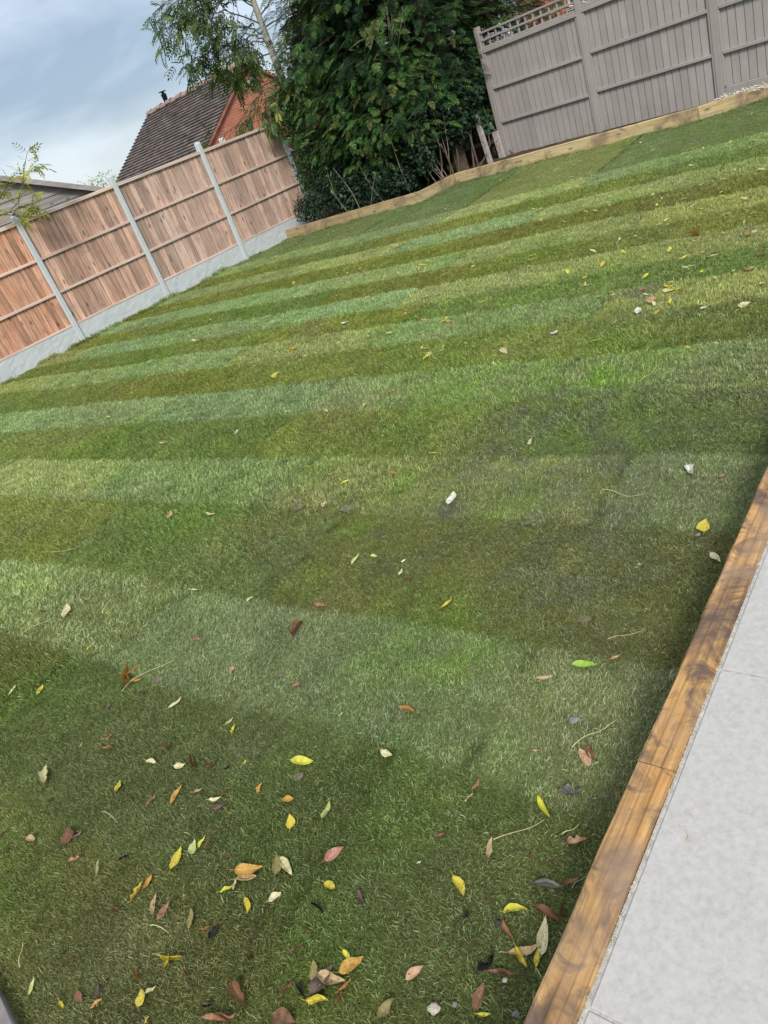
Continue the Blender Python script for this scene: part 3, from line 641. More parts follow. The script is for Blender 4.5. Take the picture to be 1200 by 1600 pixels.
# flue on the ridge
fb = AP+ux*(RL*.79); mb = MB()
fl = bpy.data.objects.new('chimney_flue', None); link(fl, gar)
mb.tube([fb+Z*(-.15), fb+Z*.10, fb+Z*.30, fb+Z*.34], [.085, .085, .10, .10], seg=12); mb.tube([fb+Z*.342, fb+Z*.40], [.055, .055], seg=10)
o = mb.build('pipe', BLACK, fl); mb = MB(); mb.tube([fb+Z*.402, fb+Z*.425], [.12, .16], seg=12); mb.build('cowl', BLACK, fl)
def on_gable(px, py): return gplane(px, py, AP-ux*.02, ux)
p = on_gable(394, 131); mb = MB(); mb.tube([p+ux*.02, p-ux*.06, p-ux*.11], [.17, .17, .13], seg=16); o = mb.build('alarm_box', WHITE, gar); mb = MB(); mb.tube([p-ux*.11, p-ux*.125], [.045, .045], seg=10); mb.build('lamp', AMBER, o)
p = on_gable(380, 136); mb = MB(); mb.box(p-wy*.09-Z*.10, wy*.18, -ux*.08, Z*.2, .5, .02); mb.build('vent', PALEB, gar)
p = on_gable(346, 221); mb = MB(); mb.box(p-wy*.1-Z*.09, wy*.2, -ux*.10, Z*.18, .5, .02); mb.build('lamp', WHITE, gar)
# ------------------------------------------------------------------ weathered timber outbuilding with a gable, beyond the fence at far left
SD = 1.9; so_ = LP[1]-nL*SD
OUTW = wood_mat('weathered_cladding', (.19, .18, .17), (.30, .285, .275), (.42, .40, .39), axis=0, grain=9, knots=True, rough=.9, board=.15)
def onshed(px, py): 
    q = gplane(px, py, so_, nL); return float(np.dot(q-so_, dL)), q[2]
xa, za = onshed(0, 281); xb, zb = onshed(145, 297); sl_ = (zb-za)/(xb-xa); xpk = xa-1.6; zpk = za-sl_*1.6*1.0
shd = thing('timber_outbuilding', 'weathered grey boarded outbuilding with a sloping roof edge behind the fence at far left', 'shed'); shd.matrix_world = Matrix.Identity(4)
MS = frame(so_, dL, nL)
def ztop(x): return zpk+sl_*abs(x-xpk)
zlow = 1.5; mb = MB(); z_ = .0; xe = xpk+(zlow-zpk)/sl_
while z_ < zpk-.05:
    h_ = .165; xr = xe if z_ < zlow-h_ else min(xe, xpk+(z_+h_*.0-zpk)/sl_); xt = xe if z_ < zlow-h_ else min(xe, xpk+(min(z_+h_, zpk-.01)-zpk)/sl_)
    L0, L1 = 2*xpk-xr, 2*xpk-xt; zt_ = min(z_+h_+.012, zpk)
    mb.add([(L0, -.03, z_), (xr, -.03, z_), (xr, .014, z_), (L0, .014, z_), (L1, -.03, zt_), (xt, -.03, zt_), (xt, .0, zt_), (L1, .0, zt_)], [(0, 1, 2, 3), (4, 7, 6, 5), (0, 4, 5, 1), (3, 2, 6, 7), (0, 3, 7, 4), (1, 5, 6, 2)], random.random()); z_ += h_
o = mb.build('wall', OUTW); o.parent = shd; o.matrix_world = MS
mb = MB()
for sg in (1, -1):
    x1 = xpk+sg*(xe-xpk+.12); z1 = zpk+sl_*(abs(x1-xpk)); a_ = np.array((xpk, 0, zpk)); c_ = np.array((x1, 0, z1))
    mb.box(a_+(0, -2.6, .005), c_-a_, (0, 2.72, 0), (0, 0, .05), random.random(), .004)
o = mb.build('roof', plain_mat('roof_felt', (.14, .135, .13), .9, .25, 5)); o.parent = shd; o.matrix_world = MS
mb = MB()
for sg in (1, -1):
    x1 = xpk+sg*(xe-xpk+.12); z1 = zpk+sl_*(abs(x1-xpk)); a_ = np.array((xpk, .121, zpk-.05)); c_ = np.array((x1, .121, z1-.05)); mb.box(a_, c_-a_, (0, .022, 0), (0, 0, .095), random.random(), .003)
o = mb.build('barge_board', OUTW); o.parent = shd; o.matrix_world = MS
# ------------------------------------------------------------------ brick house beyond the right fence
q0 = gd(812, 30, 24); hsn = thing('brick_house', 'orange red brick house wall seen through and above the trellis of the grey fence', 'house')
hsn.matrix_world = Matrix.Identity(4); MH = frame(np.array([q0[0], q0[1], 0]), dR, nR)
nH = nR
def onh(px, py): q = gplane(px, py, q0, nR); return float(np.dot(xy(q-q0), dR)), q[2]
wx0, wz0 = onh(886, 14); ww_, wh_ = 1.25, 1.15
mb = MB(); Wd, Ht, dp = 12.0, 5.2, 8.0
mb.box((0, -dp, -.1), (Wd, 0, 0), (0, dp-.30, 0), (0, 0, Ht)); 
for (x_, z0_, w_, h_) in ((0, -.1, wx0, Ht), (wx0+ww_, -.1, Wd-wx0-ww_, Ht), (wx0, -.1, ww_, wz0+.1), (wx0, wz0+wh_, ww_, Ht-.1-wz0-wh_)):
    mb.box((x_, -.298, z0_), (w_, 0, 0), (0, .298, 0), (0, 0, h_))
o = mb.build('wall', BRICK); o.parent = hsn; o.matrix_world = MH
mb = MB()
f_ = .06
for (x_, z_, w_, h_) in ((0, 0, ww_, f_), (0, wh_-f_, ww_, f_), (0, f_, f_, wh_-2*f_), (ww_-f_, f_, f_, wh_-2*f_), (ww_/2-f_/2, f_, f_, wh_-2*f_)): mb.box((wx0+x_+.001, -.14, wz0+z_+.001), (w_-.002, 0, 0), (0, .06, 0), (0, 0, h_-.002), .5, .004)
wf = mb.build('window', WHITE); wf.parent = hsn; wf.matrix_world = MH
GL, t, b = material('window_glass', .08, .5); b.inputs['Base Color'].default_value = (.03, .035, .04, 1)
mb = MB(); mb.box((wx0+.03, -.12, wz0+.03), (ww_-.06, 0, 0), (0, .012, 0), (0, 0, wh_-.06)); o = mb.build('pane', GL); o.parent = wf; o.matrix_world = MH
mb = MB(); mb.box((wx0-.05, -.10, wz0-.062), (ww_+.1, 0, 0), (0, .14, 0), (0, 0, .06), .5, .006); o = mb.build('sill', plain_mat('sill_stone', (.45, .42, .38))); o.parent = wf; o.matrix_world = MH
mb = MB(); 
for sg, y0 in ((1, -dp/2),):
    a_ = np.array((-.3, .35, Ht-.18)); mb.add([(-.3, .35, Ht-.2), (Wd+.3, .35, Ht-.2), (Wd+.3, -dp/2, Ht+2.4), (-.3, -dp/2, Ht+2.4), (-.3, -dp-.35, Ht-.2), (Wd+.3, -dp-.35, Ht-.2), (-.3, -dp/2, Ht+2.25), (Wd+.3, -dp/2, Ht+2.25)], [(0, 1, 2, 3), (3, 2, 5, 4), (0, 3, 6), (6, 3, 4), (1, 7, 2), (7, 5, 2), (0, 6, 7, 1), (6, 4, 5, 7)], .5)
o = mb.build('roof', TILES); o.parent = hsn; o.matrix_world = MH
# ------------------------------------------------------------------ foliage toolkit
def diamond(o, d, n, l, w):
    s_ = np.cross(n, d); return [o, o+d*l*.45+s_*w/2, o+d*l, o+d*l*.45-s_*w/2]
def tmpl(kind):
    V = []; F = []
    def leaf(o, d, n, l, w):
        k = len(V); V.extend(diamond(np.array(o, float), unit(d), unit(n), l, w)); F.append((k, k+1, k+2, k+3))
    if kind == 'spray':        # flattened scale-leaf spray, drooping at the tip
        for i in range(5):
            u = .10+.17*i; o = (u, 0, -.16*u*u)
            for s_ in (1, -1): leaf((u+.04*s_, 0, -.16*u*u), (1, s_*(.95+.2*(i % 2)), -.5*u), (0, -.3*s_, 1), .50*(1.08-u*.75), .075)
        leaf((.82, 0, -.12), (1, 0, -.4), (0, 0, 1), .30, .075); leaf((0, 0, 0), (1, 0, -.08), (0, 0, 1), .95, .035)
    if kind == 'pinnate':      # ash leaf
        for i in range(4):
            u = .22+.21*i; o = (u, 0, -.18*u*u)
            for s_ in (1, -1): leaf(o, (.75, s_*.8, -.5), (0.2, -.5*s_, .8), .36, .15)
        leaf((.98, 0, -.2), (1, 0, -.6), (0, .3, 1), .38, .16); leaf((0, 0, 0), (1, 0, -.17), (0, 0, 1), 1., .012)
    if kind == 'ivy':
        V.extend([np.array(p, float) for p in ((0, 0, 0), (.15, .42, -.03), (.6, .38, -.06), (1., 0, -.12), (.6, -.38, -.06), (.15, -.42, -.03), (.5, 0, .03))]); F.extend([(0, 1, 2, 6), (6, 2, 3, 4), (0, 6, 4, 5)])
    if kind == 'broad':
        V.extend([np.array(p, float) for p in ((0, 0, 0), (.45, .26, .04), (1., 0, -.1), (.45, -.26, .04), (.5, 0, 0))]); F.extend([(0, 1, 2, 4), (0, 4, 2, 3)])
    return np.array(V), np.array(F)
T = {k: tmpl(k) for k in ('spray', 'pinnate', 'ivy', 'broad')}
def place(kind, P, D, Nn, sc, r, jit=.13):
    V0, F0 = T[kind]; n = len(P); D = D/np.linalg.norm(D, axis=1)[:, None]; Y = np.cross(Nn, D); Y /= np.linalg.norm(Y, axis=1)[:, None]+1e-9; Zz = np.cross(D, Y)
    sc = np.broadcast_to(sc, (n,)); V = P[:, None, :]+sc[:, None, None]*(V0[None, :, 0, None]*D[:, None]+V0[None, :, 1, None]*Y[:, None]+V0[None, :, 2, None]*Zz[:, None])
    F = F0[None]+(np.arange(n)*len(V0))[:, None, None]; R = (np.asarray(r)[:, None]+np.repeat(rng.normal(0, jit, (n, -(-len(V0)//4))), 4, 1)[:, :len(V0)]).clip(0, 1).ravel(); return V.reshape(-1, 3), F.reshape(-1, F0.shape[1]), R
def foliage(name, parts, mat, parent=None, base=(0, 0, 0)):
    V, F, R, k = [], [], [], 0
    for v, f, r in parts: V.append(v); F.append(f+k); R.append(r); k += len(v)
    o = npmesh(name, np.concatenate(V)-np.asarray(base), np.concatenate(F), mat, parent, np.concatenate(R)); 
    if parent is None: o.location = base
    return o
rn = lambda n, s=1.0: rng.normal(0, s, (n, 3))
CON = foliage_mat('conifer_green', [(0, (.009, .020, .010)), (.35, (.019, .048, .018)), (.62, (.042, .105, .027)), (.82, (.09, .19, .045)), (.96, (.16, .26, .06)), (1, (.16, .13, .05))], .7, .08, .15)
IVY = foliage_mat('ivy_green', [(0, (.014, .030, .016)), (.5, (.028, .060, .030)), (.85, (.06, .11, .055)), (1, (.10, .15, .07))], .55, .12, .25)
ASHM = foliage_mat('ash_green', [(0, (.045, .085, .025)), (.5, (.085, .14, .040)), (.85, (.15, .21, .05)), (1, (.28, .30, .05))], .5, .35, .4)
MIXM = foliage_mat('shrub_green', [(0, (.03, .065, .022)), (.5, (.06, .12, .035)), (.85, (.13, .20, .06)), (.97, (.22, .22, .07)), (1, (.35, .22, .05))], .45, .25, .4)
YELM = foliage_mat('yellow_green', [(0, (.11, .14, .02)), (.5, (.24, .29, .04)), (.85, (.40, .42, .07)), (1, (.42, .22, .06))], .5, .4, .3)
REDM = foliage_mat('reddish', [(0, (.10, .03, .02)), (.5, (.22, .09, .04)), (1, (.30, .20, .06))], .5, .3, .3)
HEDM = foliage_mat('hedge_green', [(0, (.04, .07, .015)), (.5, (.09, .14, .02)), (1, (.19, .23, .04))], .6, .2, .3)
BARK = plain_mat('bark', (.12, .09, .065), .95, .4, 12, .8, dist=.02); PALEBARK = plain_mat('pale_bark', (.36, .36, .32), .9, .2, 9, .5); DEAD = plain_mat('dead_twig', (.30, .25, .20), .9, .25, 20)
def limb(mb, a, c, r0, r1, bend=.1, n=7, sag=0):
    a = np.asarray(a, float); c = np.asarray(c, float); L_ = np.linalg.norm(c-a); o = rn(1)[0]*bend*L_; u = np.linspace(0, 1, n)[:, None]
    P = a+(c-a)*u+o*np.sin(u*math.pi)+Z*(-sag*L_*(u**2-u))+rn(n, bend*.08*L_)*np.sin(u*math.pi); mb.tube(P, np.linspace(r0, r1, n), random.random(), 6); return P
both = lambda P: keep_bed(P) & keep_left(P)
def conifer(base, H, R, nb, nf, size, label, seed_phase, name='conifer', trim=None, group=None, z0=.35):
    base = np.array(base); tr = thing(name, label, 'tree', base, group); mb = MB(); top = base+Z*H*.93+np.array((.1, .05, 0))
    limb(mb, base-Z*.1, top, .14, .02, .01, 9)
    PP, DD, NN, SS, RR = [], [], [], [], []
    for i in range(nb):
        h = z0+(H-z0)*(i+rng.uniform(0, 1))/nb; az = rng.uniform(0, 2*math.pi); prof = R*(1-((h-z0)/(H-z0))**2.0)**.7*(.7+.3*min(1, (h-z0)/.8)) 
        ln = prof*rng.uniform(.72, 1.12)*(.82+.36*vnoise(np.array(az*1.1), np.array(h*1.4), seed_phase)); d = np.array([math.cos(az), math.sin(az), rng.uniform(-.05, .35)])
        a = base+Z*h; u = np.linspace(0, 1, 6)[:, None]; P = a+d*ln*u+Z*(-.22*ln*u**2)+rn(6, .02)
        kb = both(P) if trim is not None else np.ones(6, bool); kb = int(np.argmin(kb)) if not kb.all() else 6
        if kb >= 3: mb.tube(P[:kb], np.linspace(.018, .004, 6)[:kb], random.random(), 4, cap=False)
        tt = rng.uniform(.30, 1.03, nf); j = np.clip((tt*5).astype(int), 0, 4); fr = tt*5-j; Q = P[j]*(1-fr[:, None])+P[np.minimum(j+1, 5)]*fr[:, None]
        side = np.cross(d, Z); side /= np.linalg.norm(side)
        spread = rng.normal(0, .28*R/1.6, nf)*(.4+tt); Q = Q+side*spread[:, None]*.8+rn(nf, .08)
        D = d[None]*.9+side[None]*(np.sign(spread)*rng.uniform(.1, 1, nf))[:, None]+rn(nf, .25)-Z*rng.uniform(.15, .8, nf)[:, None]
        PP.append(Q); DD.append(D); NN.append(Z[None]+rn(nf, .3)); SS.append(size*rng.uniform(.6, 1.25, nf)); base_r = rng.uniform(.02, .74) if rng.uniform() > .05 else 1.15; RR.append(np.clip(base_r+rng.normal(0, .14, nf)+.5*(tt-.65), 0, 1))  # inner shade and sunlit tips painted into spray colour along each branch
    PP, DD, NN, SS, RR = (np.concatenate(q) for q in (PP, DD, NN, SS, RR))
    if trim is not None: k = trim(PP); PP, DD, NN, SS, RR = PP[k], DD[k], NN[k], SS[k], RR[k]
    tk = mb.build('trunk', BARK, tr); tk.data.transform(Matrix.Translation(-Vector(base)))
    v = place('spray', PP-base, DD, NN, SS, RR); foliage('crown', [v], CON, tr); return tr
def keep_bed(P):     # nothing pushes out over the lawn or through the fences
    return (back_dist(P[:, 0], P[:, 1]) > -.12) & (((P-R0)@nR < -.45) | ((P-R0)@dR < -.12))
def keep_left(P): return ((P-B0)@nL > .06) | (P[:, 2] > 2.3) | ((P-B0)@dL > 4.05)
both = lambda P: keep_bed(P) & keep_left(P)
c1 = SL[0]+bk*2.3+bn*1.5; c2 = SL[1]+bk*.15+bn*1.45; c3 = SL[0]+bk*1.05+bn*2.4; c4_ = SL[1]+bk*.3+bn*3.0
for c_ in (c1, c2, c3, c4_): c_[2] = .1
conifer(c3, 3.3, 1.05, 170, 40, .24, 'smaller dark conifer behind the end of the wooden fence', 13, trim=both)
conifer(c1, 6.6, 1.95, 330, 52, .24, 'big dark green conifer standing in the middle of the bed', 3, trim=both, z0=.7)
conifer(c2, 6.9, 1.95, 330, 52, .24, 'dark green conifer just left of the grey fence, hung with ivy', 9, trim=both, z0=1.25)
conifer(c4_, 7.2, 2.3, 260, 34, .26, 'dark green conifer at the back of the bed by the grey fence', 5, trim=both)
# leaf masses on lumpy shells
def mass(kind, centre, rx, ry, rz, n, size, seed, shell=.35, trim=both, out=.6, droop=.3, rbase=.5, lump=.35):
    centre = np.asarray(centre, float); d = rn(n); d /= np.linalg.norm(d, axis=1)[:, None]
    az = np.arctan2(d[:, 1], d[:, 0]); f = 1-lump/2+lump*fbm(az*1.9+seed, d[:, 2]*2.6+seed, seed, 3)*1.6-lump*.3; r = f*(1-shell*rng.uniform(0, 1, n)**1.5)
    P = centre+d*np.array([rx, ry, rz])*r[:, None]; k = np.ones(n, bool) if trim is None else trim(P); k &= P[:, 2] > .02; P, d = P[k], d[k]; n = len(P)
    D = d*out+rn(n, .55)-Z*droop; Nn = d*.6+Z*.7+rn(n, .35); cl = fbm(P[:, 0]*3.1, P[:, 2]*3.1+P[:, 1], seed+7, 2)
    return place(kind, P, D, Nn, size*rng.uniform(.6, 1.3, n), np.clip(rbase+.7*(cl-.5)+rng.normal(0, .16, n), 0, 1))
def shrub(name, label, parts, mat, base, stems, cat='shrub', extra=None, bark=BARK, rad0=.02):
    base = np.asarray(base, float); t_ = thing(name, label, cat, base); foliage('leaves', [(v-base, f, r) for v, f, r in parts], mat, t_)
    mb = MB()
    for a, c, bnd in stems: limb(mb, a, c, rad0, rad0*.3, bnd)
    o = mb.build('stem', bark, t_); o.data.transform(Matrix.Translation(-Vector(base))); return t_
# mixed broad-leaved shrub leaning over the fence end
def back(px, py, dist): return gd(px, py, dist)
cA = back(478, 118, 17.0); cB = back(500, 60, 17.4); cC = back(455, 175, 16.9); cD = back(545, 30, 17.2)
bs = SL[0]+bk*.55+bn*1.1; bs[2] = .1
shrub('broadleaf_shrub', 'mixed green broad-leaved shrub leaning over the end of the wooden fence', [mass('broad', cA, .62, .7, .70, 4600, .062, 2, .9, rbase=.65, lump=.6), mass('broad', cB, .62, .8, .9, 4800, .062, 3, .9, rbase=.7, lump=.6), mass('broad', back(445, 150, 16.9), .30, .3, .36, 1300, .055, 44, .9, rbase=.6, lump=.7), mass('ivy', back(470, 160, 16.8), .35, .35, .4, 1300, .07, 45, .7, rbase=.6, lump=.6), mass('broad', cC, .42, .45, .6, 3400, .055, 4, .8, rbase=.4), mass('broad', back(478, 200, 17.1), .5, .5, .8, 4200, .055, 41, .8, rbase=.3), mass('ivy', back(490, 262, 16.9), .5, .5, .6, 2600, .055, 42, .7, rbase=.2), mass('broad', cD, .6, .7, .7, 2600, .08, 6, .7, rbase=.6)], MIXM, bs, [(bs, cA, .1), (bs+(.1, 0, 0), cB, .08), (bs+(-.1, .1, 0), cC, .1), (bs+(0, .15, 0), cD, .1), (bs+(.05, .2, 0), cB+(.4, 0, .3), .1)])
# ivy hanging over the old fence line left of the grey fence
i1 = back(735, 115, 15.9); i2 = back(700, 175, 15.4); i3 = back(665, 120, 15.6); i4 = back(755, 165, 15.6); i5 = back(650, 215, 15.0); ib = back(740, 262, 15.2); ib[2] = .08
shrub('ivy_thicket', 'dark glossy ivy hanging over old boards just left of the grey fence', [mass('ivy', i1, .55, .5, .55, 3200, .075, 12, .5), mass('ivy', i2, .45, .45, .6, 2600, .07, 13, .5, rbase=.4), mass('ivy', i3, .5, .5, .6, 2600, .07, 14, .5, rbase=.5), mass('ivy', i4, .32, .32, .45, 1500, .07, 15, .5), mass('ivy', i5, .35, .4, .6, 1500, .06, 16, .6, rbase=.35)], IVY, ib, [(ib, i1, .1), (ib+(.1, 0, 0), i2, .15), (ib-(.3, 0, 0), i3, .1), (ib, i4, .1), (ib-(.4, 0, 0), i5, .15)])
# low ivy and nettles along the bottom of the bed
low = []; 
for k, (px, py, dd, rr) in enumerate(((500, 312, 16.0, .32), (540, 300, 15.7, .38), (585, 290, 15.3, .4), (625, 280, 15.1, .34), (480, 325, 16.2, .25), (520, 265, 16.4, .5), (600, 250, 16.0, .5), (570, 225, 16.4, .6), (640, 240, 15.8, .5))):
    low.append(mass('ivy' if k % 2 else 'broad', back(px, py, dd), rr*1.2, rr, rr, 1500, .055, 20+k, .8, rbase=.35))
bl = SL[0]+bk*1.5+bn*.6; bl[2] = .08
shrub('ground_ivy', 'low dark ivy and leafy growth behind the pale timber edging at the hedge foot', low, IVY, bl, [(bl+bk*a_+bn*.2, bl+bk*(a_+random.uniform(-.6, .6))+bn*.3+Z*random.uniform(.4, 1.2), .15) for a_ in np.linspace(-1.1, 1.8, 14)], rad0=.009)
# bare brambles and canes in front of the dark hollow
bb = back(700, 262, 14.9); bb[2] = .1; mb = MB(); LV = []
for (x0, y0, x1, y1) in ((700, 280, 648, 205), (702, 282, 655, 180), (698, 284, 640, 222), (690, 286, 676, 198), (704, 278, 690, 170), (695, 285, 625, 230), (708, 275, 668, 150), (685, 290, 660, 250), (616, 305, 596, 232), (560, 318, 520, 262), (545, 322, 512, 270), (600, 308, 560, 255), (575, 315, 588, 270), (640, 295, 610, 215)):
    a = back(x0, y0, 14.95+random.uniform(-.1, .4)); a[2] = .08; c = back(x1, y1, 14.75+random.uniform(-.1, .3)); P = limb(mb, a, c, .008, .004, .06, 8, sag=.25)
    if random.random() < .6: LV.append(P[-1]); LV.append(P[-3])
LV = np.array(LV); n = len(LV)*7; P = np.repeat(LV, 7, 0)+rn(n, .07); t_ = thing('bramble', 'bare arching bramble canes with a few pale green leaves before the dark hollow', 'shrub', bb)
foliage('leaves', [place('broad', P-bb, rn(n)-Z*.4, Z[None]+rn(n, .4), rng.uniform(.06, .1, n), rng.uniform(.55, .99, n))], MIXM, t_); o = mb.build('cane', DEAD, t_); o.data.transform(Matrix.Translation(-Vector(bb)))
# dead twig tangle high in the conifer
bt = back(630, 100, 14.9); mb = MB()
for (x0, y0, x1, y1) in ((628, 110, 583, 58), (583, 58, 545, 78), (583, 58, 570, 94), (600, 60, 585, 95), (605, 100, 612, 20), (610, 90, 604, -8), (612, 60, 625, 20), (600, 0, 612, 60), (622, 80, 632, 15), (630, 100, 612, 55), (612, 97, 555, 104), (590, 80, 612, 82), (625, 58, 612, 30), (618, 85, 596, 82), (600, 40, 628, 38), (640, 60, 628, 10)):
    limb(mb, back(x0, y0, 14.9+random.uniform(-.05, .1)), back(x1, y1, 14.8+random.uniform(-.1, .15)), .009, .004, .07, 7)
o = mb.build('dead_branch', DEAD, None, base=bt); tag(o, 'tangle of bare dead twigs sticking out high in front of the conifers', 'branch')
# old dark fence running on behind the ivy and conifers
of = thing('old_fence', 'old dark brown board fence half hidden behind ivy at the back of the bed', 'fence'); of.matrix_world = frame(np.array([R0[0], R0[1], 0])-nR*.25, dR, nR)
mb = MB(); x = -6.5
while x < -.12: mb.box((x, -.02+random.uniform(-.004, .004), -.05), (.118, 0, 0), (0, .014, 0), (0, 0, 1.75+random.uniform(-.03, .02)), random.random()); x += .122
mb.build('boards', wood_mat('old_dark_boards', (.05, .032, .022), (.10, .062, .042), (.15, .10, .07), axis=2, grain=14, knots=True, rough=.9), of)
for z_ in (.35, 1.4): mb = MB(); mb.box((-6.5, -.003, z_), (6.35, 0, 0), (0, .04, 0), (0, 0, .07), .4, .004); mb.build('rail', OUTW, of)
# old weathered post and board left of the grey fence
for (pa, pc, w_, lab) in (((768, 251, 15.35), (744, 178, 15.45), .10, 'old grey timber post leaning in the ivy left of the grey fence'), ((786, 240, 15.5), (775, 205, 15.55), .13, 'short rotten board end between the old leaning post and the grey fence')):
    a = gd(*pa); a[2] = 0; c = gd(*pc); mb = MB(); s_ = dR*w_; mb.box(a-s_/2, s_, nR*.06, c-a, random.random(), .008); o = mb.build('old_fence_post', OUTW, None, base=a); tag(o, lab, 'post')
# ------------------------------------------------------------------ ash tree with a pale trunk
tb = gd(470, 200, 17.1); tb[2] = 0; ash = thing('ash_tree', 'slender pale-barked ash tree with airy drooping leaves above the brick building', 'tree', tb)
mb = MB(); Tk = [tb-Z*.1, gd(462, 180, 17.1), gd(440, 120, 17.0), gd(418, 62, 17.0), gd(396, 2, 17.0), gd(375, -60, 17.0), gd(360, -120, 17.0)]
mb.tube(Tk, [.10, .085, .075, .065, .055, .04, .02], .5, 9); tk = mb.build('trunk', PALEBARK, ash); tk.data.transform(Matrix.Translation(-Vector(tb)))
LB = [[(418, 62), (372, 70), (330, 82), (300, 92)], [(410, 40), (350, 15), (300, 22), (262, 42)], [(400, 12), (340, -20), (285, -10), (250, 8)], [(440, 118), (410, 135), (378, 185), (345, 215)], [(428, 90), (455, 45), (490, 22), (512, 10)], [(432, 98), (465, 88), (492, 80), (508, 60)], [(425, 80), (395, 95), (372, 105), (350, 112)], [(405, 25), (430, -10), (470, -25), (500, -30)], [(400, 10), (370, -30), (330, -50), (290, -50)], [(415, 55), (380, 40), (345, 45), (310, 55)], [(436, 110), (445, 130), (430, 150), (415, 170)], [(412, 45), (440, 25), (455, 10), (480, -5)], [(420, 70), (400, 55), (385, 62), (365, 85)], [(396, 2), (360, 0), (320, 10), (285, 5)], [(430, 95), (448, 75), (462, 60), (478, 45)]]
mb = MB(); TP, TD = [], []
for k, lb in enumerate(LB):
    dd = 17.0+np.linspace(0, random.uniform(-1.1, .9), 4); P = np.array([gd(x_, y_, q) for (x_, y_), q in zip(lb, dd)]); u = np.linspace(0, 3, 13); Q = np.stack([np.interp(u, range(4), P[:, a_]) for a_ in range(3)], 1)+rn(13, .02)
    mb.tube(Q, np.linspace(.015, .004, 13), .5, 5)
    for q in range(3, 13):
        for _ in range(3):
            a = Q[q]; d = unit((Q[min(q+1, 12)]-Q[q-1])*1.0+rn(1, .12)[0]+(0, 0, -.08)); l_ = random.uniform(.18, .42); c = a+d*l_-Z*.1; 
            W_ = limb(mb, a, c, .005, .002, .08, 5); TP += [W_[2], W_[4], W_[4], W_[3]]; TD += [d]*4
TP = np.array(TP); TD = np.array(TD); n = len(TP); D = TD+rn(n, .7)-Z*.35
sel = rng.uniform(0, 1, n) < .95
foliage('crown', [place('pinnate', (TP-tb)[sel], D[sel], (Z[None]+rn(n, .35))[sel], rng.uniform(.18, .30, n)[sel], np.clip(rng.normal(.45, .25, n), 0, 1)[sel])], ASHM, ash); o = mb.build('branches', BARK, ash); o.data.transform(Matrix.Translation(-Vector(tb)))
# young ash overhanging the fence at far left
fb_ = LP[1]-nL*.7-dL*.5; fb_ = np.array([fb_[0], fb_[1], 0]); sap = thing('ash_sapling', 'yellowing ash sapling spray reaching over the wooden fence at far left', 'tree', fb_)
mb = MB(); TP, TD, RR = [], [], []
ds = math.hypot(*(LP[1]-dL*.1)[:2]); top0 = gd(-8, 335, ds+.25)
mb.tube([fb_, fb_+(0, 0, 1.2), gd(-20, 400, ds+.4), top0], [.02, .017, .014, .011], .5, 6)
for pts in ([(-8, 335), (20, 336), (38, 336), (50, 322), (52, 296)], [(10, 334), (28, 318), (34, 290), (38, 262), (43, 236)], [(20, 336), (30, 322), (46, 325), (58, 318)], [(34, 290), (40, 275), (52, 262), (62, 256)], [(-8, 335), (0, 310), (8, 295), (14, 280)], [(-8, 335), (-20, 318), (-30, 300), (-34, 280)]):
    P = np.array([gd(x_, y_, ds-.12*i) for i, (x_, y_) in enumerate(pts)]); mb.tube(P, np.linspace(.008, .003, len(P)), .5, 5)
    for i in range(1, len(P)):
        for _ in range(5): TP.append(P[i]+(P[i-1]-P[i])*random.random()*.7); TD.append(unit(P[i]-P[i-1])+rn(1, .6)[0]); 
TP = np.array(TP); TD = np.array(TD); n = len(TP)
foliage('crown', [place('pinnate', TP-fb_, TD, Z[None]+rn(n, .4), rng.uniform(.17, .27, n), rng.uniform(.15, .95, n))], YELM, sap); o = mb.build('trunk', BARK, sap); o.data.transform(Matrix.Translation(-Vector(fb_)))
# distant yellowing tree top behind the fence, clipped conifer and red shrub behind the trellis
yt = gd(160, 306, 20); yb = np.array([yt[0], yt[1], 0.]); shrub('yellowing_tree', 'small pale yellow-green tree top peeping over the wooden fence beside the tall post', [mass('broad', yt-Z*.25, .75, .75, .7, 3500, .06, 31, .9, trim=None)], YELM, yb, [(yb, yt-Z*.2, .05), (yb+Z*1.2, yt+(.4, 0, -.1), .1), (yb+Z*1.2, yt-(.4, 0, .2), .1)], 'tree')
beyond = lambda P: (P-R0)@nR < -.15
ht = gd(783, 15, 18.5); hb = np.array([ht[0], ht[1], 0.]); shrub('clipped_conifer', 'yellow-green clipped conifer hedge end behind the trellis beside the brick house', [mass('spray', hb+Z*1.7, .85, .9, 2.6, 9000, .10, 33, .25, trim=beyond, lump=.12)], HEDM, hb, [(hb, hb+Z*3.6, .02)], 'hedge')
rt_ = gd(758, 12, 16.6); rb = np.array([rt_[0], rt_[1], 0.]); shrub('red_shrub', 'reddish leaved shrub top between the conifers and the clipped hedge', [mass('broad', rt_+Z*.1, .35, .35, .4, 900, .07, 35, .8, trim=beyond)], REDM, rb, [(rb, rt_, .05)])
# tiny weeds growing at the foot of the grey fence
for lab, px, py, n_, hh in (('dry dark grass tuft sprouting between the long pale timber and the middle grey panel', 1088, 160, 14, .16), ('small green weed at the foot of the first grey post', 800, 240, 10, .08), ('small dark weeds at the foot of the second grey post', 950, 200, 12, .09)):
    q = gp(px, py, SLZ-.06)+nR*.0; a = np.array(q); mb = MB()
    for i in range(n_):
        c = a+np.array([random.gauss(0, .05), random.gauss(0, .05), hh*random.uniform(.5, 1.2)]); limb(mb, a+np.array([random.gauss(0, .03), random.gauss(0, .03), 0]), c, .003, .0012, .15, 4)
    o = mb.build('weed', plain_mat('weed_green', (.05, .07, .035), .8, .3), None, base=a); tag(o, lab, 'weed')
